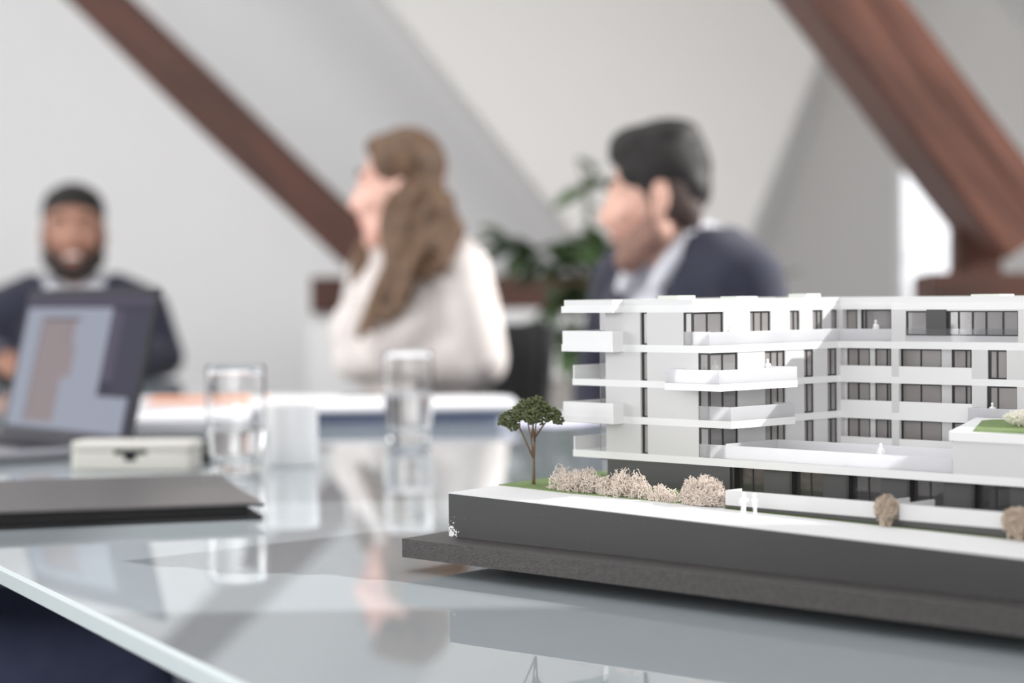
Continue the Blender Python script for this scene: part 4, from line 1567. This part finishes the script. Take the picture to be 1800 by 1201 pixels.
# left man at the far table end
yl = face_dir(.2, -.98)
ml = seated_person('smiling bearded man in navy suit facing the camera behind the laptop', -112.2, 526, yl, 1.232, face_dir(.16, -.99) - yl, 'skin_tan',
                   dict(kind='suit', top='navy', trousers='navy_deep'), [((.06, .22, .79), (.3, .08, .79), (.85, -.5, -.05)), ((.06, -.22, .79), (.3, -.16, .79), (.9, .2, -.05))],
                   lean=.05, sh_off=.2, hair=lambda e, h: (hair_short(e, h, 'hair_dark', False, 'beard'), skin('teeth', xf([ell((.097, 0, -.0625), (.01, .021, .006))], h), [M['teeth']], e, .003, 1)))
# person at the near left edge; only the thighs show below the glass edge
hp = TB + EL * (-27) + EA * 78
yn = face_dir(EL.x, EL.y)
seated_person('person outside the frame at near left, only navy trouser legs show below the glass edge', hp.x, hp.y, yn, 1.27, -.2, 'skin_light',
              dict(kind='suit', top='navy', trousers='navy_deep'), [((.02, .26, .76), (.2, .16, .64), (.85, -.3, -.2)), ((.02, -.26, .76), (.2, -.16, .64), (.85, .3, -.2))],
              lean=.03, hair=lambda e, h: hair_short(e, h, 'hair_dark', False, None), knees=[(.52, .16, .52), (.54, -.13, .52)])

ch0 = make_chair('black chair under the woman in white lace, its back at her right')
spots = [((-24, 411), face_dir(-1, -.25), None), ((34 + 4, 367 + 3), yb, 'black chair under the man in profile behind the model'), ((-112.5, 529), yl, 'black chair under the bearded man at far left'),
         ((hp.x - 2, hp.y - 1), yn, 'black chair at the near left edge, under the person outside the frame')]
for i, ((x, y), a, lab) in enumerate(spots):
    c = ch0 if i == 0 else copy_tree(ch0)
    c.location = T(x, y, -74)
    c.rotation_euler = (0, 0, a)
    if lab:
        c['label'] = lab

# ------------------------------------------------------------------ potted plant
pp = tag(empty('potted_plant', T(22, 520, -74)), 'leafy green plant in a tall pale planter between the woman and the man', 'plant')
po = MB()
w0, w1, hh = 17, 19, 72
po.prism([(-w0, -w0), (w0, -w0), (w0, w0), (-w0, w0)], 0, 2)
vs = []
for z, w in ((0, w0), (hh, w1), (hh, w1 - 2.5), (hh - 6, w1 - 2.8)):
    vs += [(-w, -w, z), (w, -w, z), (w, w, z), (-w, w, z)]
po.add(vs, [(r * 4 + i, r * 4 + (i + 1) % 4, r * 4 + 4 + (i + 1) % 4, r * 4 + 4 + i) for r in range(3) for i in range(4)])
po.build('planter', M['planter'], pp)
MB().box(-w1 + 2, w1 - 2, -w1 + 2, w1 - 2, hh - 9, hh - 5).build('soil', M['soil'], pp)
lm = MB()
L_, n_ = 15.0, 8
vs, fs = [], []
for i in range(n_ + 1):
    t = i / n_
    wd = 3.1 * math.sin(math.pi * min(1, t * .93 + .05)) ** .8 + .05
    zz = -3.2 * t * t
    vs += [(L_ * t, -wd, zz + .5), (L_ * t, 0, zz), (L_ * t, wd, zz + .5)]
for i in range(n_):
    for j in (0, 1):
        a = i * 3 + j
        fs.append((a, a + 1, a + 4, a + 3))
lm.add(vs, fs)
leaf0 = lm.build('leaf', M['leaf'], pp, smooth=True)
leaf0.modifiers.new('thickness', 'SOLIDIFY').thickness = .0012
rnd = random.Random(21)
first = True
# stems end where the photograph shows foliage: left tuft, centre tuft, tall sprig, right tuft, low drooping leaves
tips = [(-24, -6, 108, 9), (-17, 3, 104, 10), (-9, -4, 102, 10), (-3, 0, 106, 10), (2, 4, 107, 9), (4, 0, 98, 8), (-6, -6, 96, 9), (-3, 0, 124, 3), (-5, -2, 128, 3), (-22, 4, 84, 8), (-14, -14, 84, 8), (-8, -16, 80, 7),
        (38, 4, 100, 6), (44, 6, 96, 5), (-14, 4, 92, 8)]
for tx, ty, tz, nl in tips:
    st = MB()
    p0 = Vector((tx * .12, ty * .12, hh - 6))
    p2 = Vector((tx, ty, tz))
    p1 = Vector((tx * .35, ty * .35, hh + (tz - hh) * .75 + 6))
    pts = [p0 * (1 - t) ** 2 + p1 * 2 * t * (1 - t) + p2 * t * t for t in [i / 7 for i in range(8)]]
    st.tube(pts, [.55 - .05 * i for i in range(8)], 6)
    st.build('stem', M['stem'], pp, smooth=True)
    for i in range(nl):
        o = leaf0 if first else leaf0.copy()
        if not first:
            COL.objects.link(o)
        first = False
        o.parent = pp
        q_ = pts[rnd.choice((5, 6, 7, 7, 7))]
        o.location = (q_.x / 100, q_.y / 100, q_.z / 100)
        o.rotation_euler = (rnd.uniform(-.5, .5), rnd.uniform(-.6, .55), rnd.uniform(0, 2 * math.pi))
        s = rnd.uniform(.55, .95)
        o.scale = (s, s, s)
